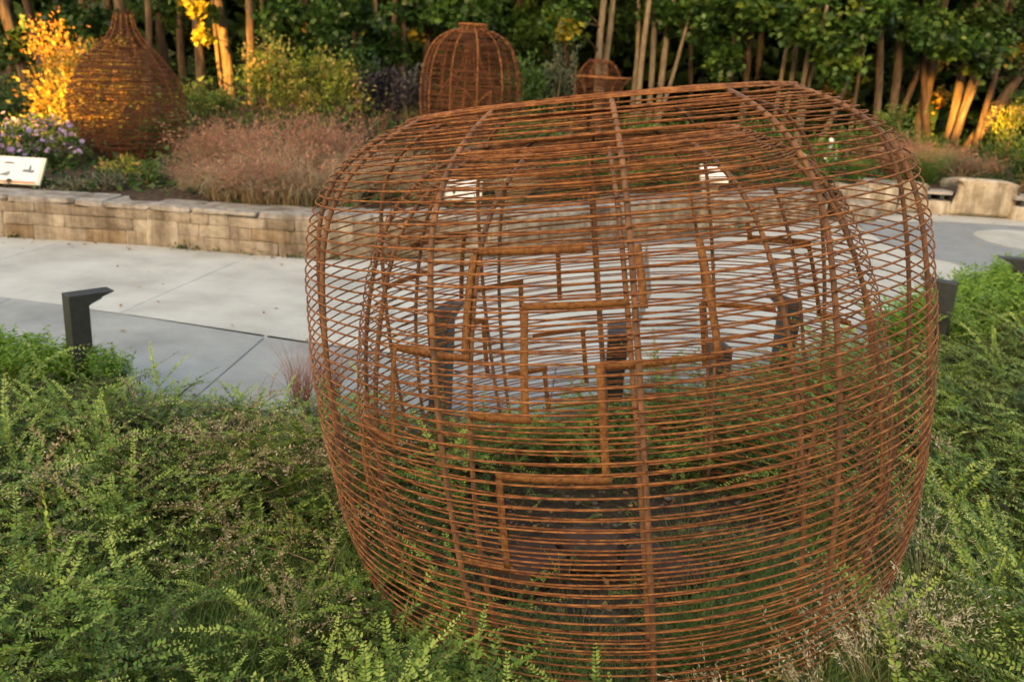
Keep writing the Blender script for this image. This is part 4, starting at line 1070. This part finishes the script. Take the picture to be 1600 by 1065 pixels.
for (px, py, y, sc, lb) in ((1440, 290, 12.8, 1.15, 'yellow green sedge clump above the first bench'), (1465, 280, 13.4, 1.0, 'green sedge clump right of the yellow green one'), (1340, 285, 12.6, .9, 'green sedge clump seen through the basket right side')):
    grass_at(px, py, y, sc, lb, SEDGE, 'sedge clumps near the benches', 'sedge_clump')
lc = LC(); V, F, t_, tips = blades(500, .42, .42, .3, .006, .16); lc.raw(V, F, np.clip(.2 + .5 * t_, 0, 1), 0); plume_leaves(lc, tips, .8, 8, .03, .01, 1, 3); REDM = lc.mesh('blades', [M['plume'], M['plume']])
for (px, py, y, sc, lb) in ((1400, 272, 13.2, 1.2, 'red brown grass mound right of the basket shoulder'), (1445, 255, 14.4, 1.4, 'red brown grass mound below the glowing trunks'), (1490, 275, 13.6, 1.2, 'red brown grass mound left of the twiggy mound')):
    grass_at(px, py, y, sc, lb, REDM, 'red brown grass mounds', 'grass_mound')

# ================================================================== FOREGROUND PLANTS
hidden = bpy.data.collections.new('sprig_sources')          # never linked to the scene: instanced only
def sprig(L, leaf, tilt, arch, twigs, dry=False, seed=0, stemr=.0016, gap=.0105, t0=.2, t1=.55):
    """a shoot with leaves in two neat ranks and side shoots; it leans along +x by tilt and arches over"""
    r = np.random.default_rng(seed)
    lc = LC()
    def shoot(p0, d0, L, leaf, arch_, rad, start=.08):
        n = 12; s = np.linspace(0, 1, n)
        hz = np.array([d0[0], d0[1], 0]); hl = np.linalg.norm(hz); hz = hz / hl if hl > .05 else np.array([1., 0, 0])
        side = np.array([-hz[1], hz[0], 0])
        P = p0 + L * (s[:, None] * d0 + (arch_ * s ** 2.4)[:, None] * (hz * .45 - np.array([0, 0, .7])))
        P = P + (np.sin(s * 3 + r.uniform(0, 6)) * .025 * L)[:, None] * side
        V, F = tube(P, np.linspace(rad, rad * .4, n), 3)
        lc.raw(V, F, .5, 1)
        pairs = max(5, int(L / gap)); u = np.linspace(start, 1, pairs)
        q = np.stack([np.interp(u, s, P[:, i]) for i in range(3)], -1)
        T = unit(np.stack([np.interp(u, s, np.gradient(P[:, i])) for i in range(3)], -1))
        sd = unit(np.cross(T, np.array([0, 0, 1.])) + .12 * r.normal(size=(1, 3)))
        nn = unit(np.cross(sd, T)); nn *= np.where(nn[:, 2:3] < 0, -1, 1)
        for sg in (-1, 1):
            kk = r.random(pairs) > (.35 if dry else .13)
            D = T * .5 + sg * sd * .85 + nn * .22 + r.normal(size=T.shape) * (.3 if dry else .11)
            NR = nn - sg * sd * .25 + r.normal(size=T.shape) * (.5 if dry else .24)
            l = leaf * (.7 + .6 * r.random(pairs)) * (1 - .45 * np.clip(u - .75, 0, 1) / .25)
            lc.add(q[kk], l[kk], l[kk] * (.46 if dry else .54), np.clip(t0 + (t1 - t0) * u ** 1.6 + .09 * r.normal(size=pairs), 0, 1)[kk], .6, 'fold', D[kk], 0, NR[kk])
        return P
    d = np.array([math.sin(tilt), 0, math.cos(tilt)])
    P = shoot(np.zeros(3), d, L, leaf, arch, stemr)
    for k in range(twigs):
        i = r.integers(2, 9); sg = 1 if k % 2 else -1; a = sg * r.uniform(.5, 1.0)
        dd = unit(np.array([math.cos(a) * math.sin(tilt + .2), math.sin(a), math.cos(tilt) * .8 + .1]))
        shoot(P[i], dd, L * r.uniform(.28, .5), leaf * .9, arch * .6, stemr * .6)
    return lc
def source(lc, name, mats):
    o = bpy.data.objects.new(name, lc.mesh(name, mats)); hidden_now.objects.link(o); return o
def collection(name):
    global hidden_now
    hidden_now = bpy.data.collections.new(name); return hidden_now
def scatter(name, coll, P, R, S, IDX, kind='stuff'):
    me = bpy.data.meshes.new(name)
    n = len(P); me.vertices.add(n); me.vertices.foreach_set('co', np.asarray(P, np.float32).ravel())
    a = me.attributes.new('rot', 'FLOAT_VECTOR', 'POINT'); a.data.foreach_set('vector', np.asarray(R, np.float32).ravel())
    a = me.attributes.new('scl', 'FLOAT', 'POINT'); a.data.foreach_set('value', np.asarray(S, np.float32))
    a = me.attributes.new('idx', 'INT', 'POINT'); a.data.foreach_set('value', np.asarray(IDX, np.int32))
    me.update()
    o = put(name, me); o['kind'] = kind
    ng = bpy.data.node_groups.new(name, 'GeometryNodeTree')
    ng.interface.new_socket('Geometry', in_out='INPUT', socket_type='NodeSocketGeometry'); ng.interface.new_socket('Geometry', in_out='OUTPUT', socket_type='NodeSocketGeometry')
    gi, go = ng.nodes.new('NodeGroupInput'), ng.nodes.new('NodeGroupOutput')
    ip = ng.nodes.new('GeometryNodeInstanceOnPoints'); ci = ng.nodes.new('GeometryNodeCollectionInfo')
    ci.inputs['Collection'].default_value = coll; ci.inputs['Separate Children'].default_value = True; ci.inputs['Reset Children'].default_value = True
    def attr(nm, ty):
        q = ng.nodes.new('GeometryNodeInputNamedAttribute'); q.data_type = ty; q.inputs['Name'].default_value = nm; return q.outputs['Attribute']
    l = ng.links.new
    l(gi.outputs[0], ip.inputs['Points']); l(ci.outputs[0], ip.inputs['Instance']); ip.inputs['Pick Instance'].default_value = True
    l(attr('idx', 'INT'), ip.inputs['Instance Index']); l(attr('rot', 'FLOAT_VECTOR'), ip.inputs['Rotation']); l(attr('scl', 'FLOAT'), ip.inputs['Scale'])
    l(ip.outputs[0], go.inputs[0])
    md = o.modifiers.new('scatter', 'NODES'); md.node_group = ng
    return o
def in_basket(x, y, r=.76): return (x - .43) ** 2 + (y - 2.68) ** 2 < r * r
def bed_points(n, y0=.55, x0=-3.6, x1=6.2, margin=.06):
    out = []
    while len(out) < n:
        x = rng.uniform(x0, x1, n); y = rng.uniform(y0, 9, n)
        ok = (y < ey(x) - margin) & (np.abs(x) < y * .62 + .55)
        out += [(a, b) for a, b, k in zip(x, y, ok) if k]
    return np.array(out[:n])
# box honeysuckle ground cover: a dense dark mass of old shoots, younger bright shoots arching over it
cl = collection('old_honeysuckle_sprigs')
for k in range(8):
    source(sprig([.20, .26, .30, .34][k % 4], .0122 + .0014 * (k % 3), [.7, .95, 1.15, 1.0][k % 4], [.5, .8, .4, 1.0][k % 4], [7, 6, 8, 6][k % 4], seed=100 + k, t0=.12, t1=.42), f'old_sprig_{k:02d}', [M['lonicera'], M['twig']])
cl2 = collection('young_honeysuckle_sprigs')
for k in range(9):
    source(sprig([.30, .40, .48][k % 3], .0150 + .0016 * (k % 3), [.95, 1.15, .7, 1.25][k % 4], [.45, .75, .3, .6, .95][k % 5], [2, 3, 4][k % 3], seed=140 + k, t0=.36, t1=.94), f'young_sprig_{k:02d}', [M['lonicera'], M['twig']])
def grassy(x, y):
    """open grassy spots inside the ground cover"""
    d = np.zeros_like(x)
    for px, py, rad in ((1250, 1020, .26), (1380, 1030, .26), (1180, 1075, .2), (330, 1040, .16), (510, 790, .07)):
        c = onz(px, py, .1); d = np.maximum(d, np.clip(1.35 - np.hypot(x - c.x, y - c.y) / rad, 0, 1))
    return d
def cover(n, p_base):
    pts = bed_points(n); x, y = pts[:, 0], pts[:, 1]
    dens = .5 + .5 * np.sin(2.3 * x + .7) * np.sin(1.9 * y + 1.1 * x)
    keep = (rng.random(len(x)) < p_base + (1 - p_base) * dens) & ~(in_basket(x, y, .70) & (rng.random(len(x)) < np.where(y > 2.95, .55, .86))) & (rng.random(len(x)) > grassy(x, y) * .93)
    return x[keep], y[keep]
def mnd(x, y): return .5 + .3 * np.sin(2.1 * x + 1.3 * y) * np.sin(1.7 * y - .8 * x + 1) + .2 * np.sin(5.3 * x + 2 * y) * np.sin(4.7 * y - 1.9 * x)
def yaw(x, n): return np.where(x > 1.1, np.pi + rng.normal(0, .75, n), rng.uniform(0, 6.283, n))
x, y = cover(13500, .76); n = len(x)
edge = np.clip((ey(x) - y) / .5, .35, 1)
z = bed_z(x, y) + (mnd(x, y) * .15 * rng.random(n) ** .6 - .03) * edge
near = in_basket(x, y, .99)
z = np.where(near, bed_z(x, y) - .02, z)
S = rng.uniform(.6, 1.05, n) * (.66 + .34 * edge) * np.where(near, np.where(((x < .1) | (y > 3.2)) & ~in_basket(x, y, .72), .9, .42), 1)
R = np.stack([rng.normal(0, .25, n), rng.normal(0, .25, n), yaw(x, n)], -1)
scatter('honeysuckle_ground_cover', cl, np.stack([x, y, z], -1), R, S, rng.integers(0, 8, n))
x, y = cover(4700, .58); n = len(x)
edge = np.clip((ey(x) - y) / .45, .4, 1)
near = in_basket(x, y, 1.02)
z = bed_z(x, y) + mnd(x, y) * .15 * edge * rng.uniform(.5, 1.1, n) + .02
S = rng.uniform(.6, 1.05, n) * (.6 + .4 * edge) * np.where(near, np.where((x < .1) | (y > 3.2), .9, .35), 1)
R = np.stack([rng.normal(0, .2, n), rng.normal(0, .22, n), yaw(x, n)], -1)
scatter('honeysuckle_young_shoots', cl2, np.stack([x, y, z], -1), R, S, rng.integers(0, 9, n))
# dead brown sprigs in patches
cl = collection('dry_sprigs')
for k in range(5):
    lcx = sprig([.26, .32, .38, .3, .22][k], .0135, [.6, .9, 1.1, .5, .8][k], [.4, .7, .9, .55, .3][k], 5, True, 300 + k, t0=.3, t1=.8)
    source(lcx, f'dry_sprig_{k}', [M['dry'], M['twig']])
pp = []
for (px, py, rad, nn) in ((200, 690, .16, 22), (300, 700, .14, 20), (400, 680, .13, 26), (440, 720, .14, 18), (520, 740, .16, 24), (450, 880, .12, 10), (400, 860, .10, 5), (530, 900, .09, 5), (250, 880, .08, 3), (430, 980, .07, 2), (1500, 700, .06, 4), (560, 700, .1, 12), (110, 790, .08, 5)):
    c = onz(px, py, .30)
    for k in range(int(nn * .62)): pp.append((c.x + rng.normal() * rad * .85, c.y + rng.normal() * rad * .95, (.20 if py < 800 else .1) + rng.random() * .12))
pp = np.array(pp); n = len(pp)
scatter('dead_honeysuckle_twigs', cl, pp, np.stack([rng.normal(0, .5, n), rng.normal(.1, .5, n), rng.uniform(0, 6.28, n)], -1), rng.uniform(.7, 1.15, n), rng.integers(0, 5, n))
# fine grass between the shrubs
cl = collection('grass_tufts')
for k in range(4):
    lc = LC(); V, F, t_, tips = blades(70, .26, .16, .3, .0035, .03, 5); lc.raw(V, F, np.clip(.2 + .55 * t_, 0, 1), 0); source(lc, f'grass_tuft_{k}', [M['grass']])
pp = []
for (px, py, rad, nn) in ((330, 1000, .16, 26), (270, 1050, .12, 22), (40, 1010, .1, 8), (505, 790, .06, 10), (1250, 1010, .2, 60), (1400, 1020, .18, 55), (1330, 1050, .2, 60), (1180, 1050, .14, 34), (1500, 960, .2, 24), (870, 1040, .12, 12), (1440, 890, .15, 12), (560, 880, .12, 10), (760, 1000, .12, 8)):
    c = onz(px, py, .1)
    for k in range(nn): pp.append((c.x + rng.normal() * rad, c.y + rng.normal() * rad, .02 + rng.random() * .05))
pp = np.array(pp); n = len(pp)
scatter('fine_grass', cl, pp, np.stack([rng.normal(0, .2, n), rng.normal(0, .2, n), rng.uniform(0, 6.28, n)], -1), rng.uniform(.6, 1.15, n), rng.integers(0, 4, n))
# seeding grass tufts, lower right
def seed_grass(px, py, z, H, n, label, lean=None, seeds=1., green=True):
    c = onz(px, py, z)
    v = Vector((c.x - .43, c.y - 2.68, 0))
    if v.length < .90: v *= .90 / v.length; c.x, c.y = .43 + v.x, 2.68 + v.y
    t = thing('seeding_grass', label, 'grass', (c.x, c.y, float(bed_z(c.x, c.y))), group='seeding grass tufts in front of the basket')
    lc = LC()
    if green:
        V, F, t_, tips = blades(n * 3, H * .62, H * .5, .45, .0032, .05, 6); lc.raw(V, F, np.clip(.3 + .5 * t_, 0, 1), 0)
    az = rng.normal(lean, .55, n) if lean is not None else None
    V, F, t_, tips = blades(n, H, H * .55, .28, .0018, .04, 8, (.7, 1.1), az); lc.raw(V, F, .55 + .3 * t_, 1)
    put('blades', lc.mesh('blades', [M['grass'], M['straw']]), t)
    lc = LC(); plume_leaves(lc, tips, .8 * seeds, 26, .0130, .0038, 0, 4.6); put('seed_heads', lc.mesh('seed_heads', [M['seed']]), t)
seed_grass(1235, 1030, .1, .42, 54, 'beige seeding grass leaning against the lower right of the basket', lean=2.6)
seed_grass(1180, 1065, .08, .34, 30, 'seeding grass tuft at the bottom edge below the basket right half', lean=2.9)
seed_grass(1375, 1045, .1, .42, 60, 'dense pale seeding grass tuft right of the basket foot')
seed_grass(1330, 1075, .05, .34, 40, 'pale seeding grass tuft at the bottom edge right of the basket')
seed_grass(1080, 1100, .05, .26, 26, 'short seeding grass at the bottom edge in front of the centre rib', lean=1.9, green=False)
seed_grass(1010, 1105, .05, .22, 16, 'sparse seeding grass at the bottom edge left of the centre rib', green=False)
seed_grass(1420, 960, .08, .42, 24, 'pale seeding grass against the dark ground cover right of the basket', lean=1.6)
lc = LC(); V, F, t_, tips = blades(160, .34, .2, .15, .003, .05, 5); lc.raw(V, F, np.clip(.1 + .5 * t_, 0, 1), 0)
BROWN = lc.mesh('blades', [M['plume']])
for (px, py, lb) in ((470, 628, 'brown feathery grass tuft at the path edge left of the basket'), (515, 622, 'small brown grass tuft half behind the basket left edge')):
    c = onz(px, py, .05); t = thing('brown_grass', lb, 'grass', (c.x, c.y, .03), group='brown grass tufts at the path edge'); put('blades', BROWN, t)
# upright leafy shoots at the bottom edge
SHOOT = [(560, 1085, 975, 0), (612, 1075, 930, .03), (655, 1060, 955, -.02), (690, 1085, 985, .03), (745, 1085, 945, .05), (868, 1085, 1000, .03), (190, 1080, 925, -.06), (100, 985, 770, .0), (1080, 1080, 1010, .02)]
LB = ['upright green shoot left of the basket foot, first from the left', 'tall upright shoot at the left foot of the basket', 'shoot with a bent tip touching the lower left rings', 'short leafy shoot in front of the lower left rings', 'tallest leafy shoot in front of the basket left of centre', 'thin leafy shoot in front of the basket bottom centre', 'leaning leafy shoot at the bottom left', 'bare topped upright shoot in the left ground cover', 'small pale shoot in front of the basket, right of centre rib']
for k, ((px, pyb, pyt, ln), lb) in enumerate(zip(SHOOT, LB)):
    c = onz(px, pyb, .03); tp = ony(px, pyt, c.y); H = max(tp.z, .2)
    t = thing('leafy_shoot', lb, 'plant', (c.x, c.y, 0), rng.uniform(0, 6.28), 'upright leafy shoots')
    lcx = sprig(H * 1.08, .0185, .1, .06, 2, seed=500 + k, stemr=.0026, gap=.0125, t0=.3, t1=.8)
    put('leaves_and_stem', lcx.mesh('leaves_and_stem', [M['lonicera'], M['twig']]), t)
# long bent stalks
def stalk(pts, label, rad=.0022, mat='twig'):
    P = np.array([tuple(onz(px, py, z)) for px, py, z in pts]); q = np.linspace(0, 1, 16); k = np.linspace(0, 1, len(P))
    Q = np.stack([np.interp(q, k, P[:, i]) for i in range(3)], -1)
    for _ in range(2): Q[1:-1] = (Q[:-2] + 2 * Q[1:-1] + Q[2:]) / 4
    V, F = tube(Q, np.linspace(rad, rad * .5, 16), 5); tag(put('bare_stalk', mesh_np('bare_stalk', V, F, M[mat], True)), label, 'stalk', 'bare arching stalks')
stalk([(255, 815, .1), (247, 780, .22), (228, 758, .3), (205, 745, .33), (180, 735, .32)], 'bare brown stalk arching in the left ground cover')
stalk([(395, 850, .15), (450, 862, .25), (495, 880, .25), (502, 900, .15)], 'thin bare stalk bent near the dry twigs left of the basket')
stalk([(365, 770, .1), (420, 770, .28), (460, 750, .34)], 'straight bare stalk beside the dry twigs')
stalk([(1452, 1065, .05), (1440, 1010, .25), (1428, 965, .33), (1415, 950, .34)], 'tan bare stalk bending over the lower right grass', .0032, 'twig')
# bright perennials
cl = collection('perennial_plants')
for k in range(3):
    lc = LC()
    for q_ in range(26):
        a = rng.uniform(0, 6.28); r_ = .11 * math.sqrt(rng.random()); h = rng.uniform(.16, .34); out = rng.uniform(.02, .14)
        u = np.linspace(.15, 1, 13); x = r_ * math.cos(a) + out * u ** 1.5 * math.cos(a); y = r_ * math.sin(a) + out * u ** 1.5 * math.sin(a); zq = h * u
        P = np.stack([x, y, zq], -1)
        for sg in (0, 1, 2):
            D = np.stack([np.cos(a + sg * 2.1 + u * 9), np.sin(a + sg * 2.1 + u * 9), np.full(13, .35)], -1)
            lc.add(P, .06 * (1.1 - .5 * u), .017 * (1.1 - .4 * u), np.clip(.25 + .55 * u + .1 * rng.normal(size=13), 0, 1), .5, 'fold', D)
    source(lc, f'perennial_{k}', [M['perennial']])
pp = []
for (px, py, nn, rad) in ((1520, 490, 12, .22), (1575, 480, 12, .25), (1550, 520, 10, .25), (1600, 510, 10, .25), (1480, 525, 6, .15), (1425, 525, 8, .16), (1560, 452, 7, .18), (1500, 455, 4, .1), (1600, 460, 6, .2), (20, 575, 6, .12), (65, 578, 6, .1), (100, 588, 4, .08), (165, 590, 4, .06), (0, 600, 5, .12)):
    c = onz(px, py, .12)
    for k in range(nn):
        x = c.x + rng.normal() * rad; y = min(c.y + rng.normal() * rad, float(ey(x)) - .06); pp.append((x, y, float(bed_z(x, y)) + rng.random() * .08))
pp = np.array(pp); n = len(pp)
scatter('bright_perennials', cl, pp, np.stack([rng.normal(0, .15, n), rng.normal(0, .15, n), rng.uniform(0, 6.28, n)], -1), rng.uniform(.75, 1.15, n) * np.where(pp[:, 0] > 0, 1, .7), rng.integers(0, 3, n))

# ================================================================== SUN BLOCKERS ADDED BEHIND THE CAMERA (unseen trees, crowns cut open for sun patches)
GAPS = [(100, 205, 55, 62, 10.9), (150, 190, 40, 62, 10.6), (352, 75, 17, 90, 14), (391, 70, 14, 80, 14), (430, 100, 14, 18, 10.8), (1456, 105, 10, 16, 17), (1448, 200, 8, 20, 17), (1490, 168, 20, 44, 17), (1512, 165, 14, 40, 17), (1545, 188, 28, 32, 17), (1575, 235, 22, 18, 15), (110, 80, 34, 30, 11.5), (1310, 150, 14, 8, 18)]
gp = []
for (px, py, a, b, y) in GAPS:
    if y in (14, 17):                # a sunlit trunk: take the depth of that trunk itself
        near = [T[2].y for T in TREES if abs(ony(px, py, T[2].y).x - (T[2].x + np.interp(ony(px, py, T[2].y).z - T[2].z, T[4][:, 2], T[4][:, 0]))) < .22]
        if near: y = min(near)
    gp.append((np.array(ony(px, py, y)), a / F_PX * y, b / F_PX * y))
Ln = np.array(SUN)
S1 = unit(np.cross(Ln, [0, 0, 1.])); S2 = np.cross(S1, Ln)
lb = ['unseen tree added behind the camera to block the sun, %s' % q for q in ('far left one', 'second from the left', 'third from the left', 'fourth from the left', 'fifth from the left', 'far right one')]
for k in range(6):
    bx = -34 + 10.2 * k; by_ = -30 + rng.uniform(-1, 1)
    t = thing('tree', lb[k], 'tree', (bx, by_, -.1), group='unseen trees added to block the sun')
    P = np.stack([np.zeros(8), np.zeros(8), np.linspace(0, 12, 8)], -1); V, F = tube(P, np.linspace(.35, .12, 8), 8); put('trunk', mesh_np('trunk', V, F, M['bark_dark'], True), t)
    n = 17000
    p = np.stack([rng.uniform(-5.8, 5.8, n), rng.uniform(-1.2, 1.2, n), 13.5 * rng.random(n) ** 1.35 + .1], -1)
    Wp = p + np.array([bx, by_, -.1])
    ok = np.ones(n, bool)
    for c, a, b in gp:
        d = Wp - c; u = d @ S1; v = d @ S2
        ok &= (np.abs(u) / (a + .24)) ** 2 + (np.abs(v) / (b + .24)) ** 2 > 1  # drop leaves standing between the sun and a wanted sun patch
    lc = LC(); lc.add(p[ok], .62, .5, .5, 0., 'fold'); put('crown', lc.mesh('crown', [M['dark_leaf']]), t)
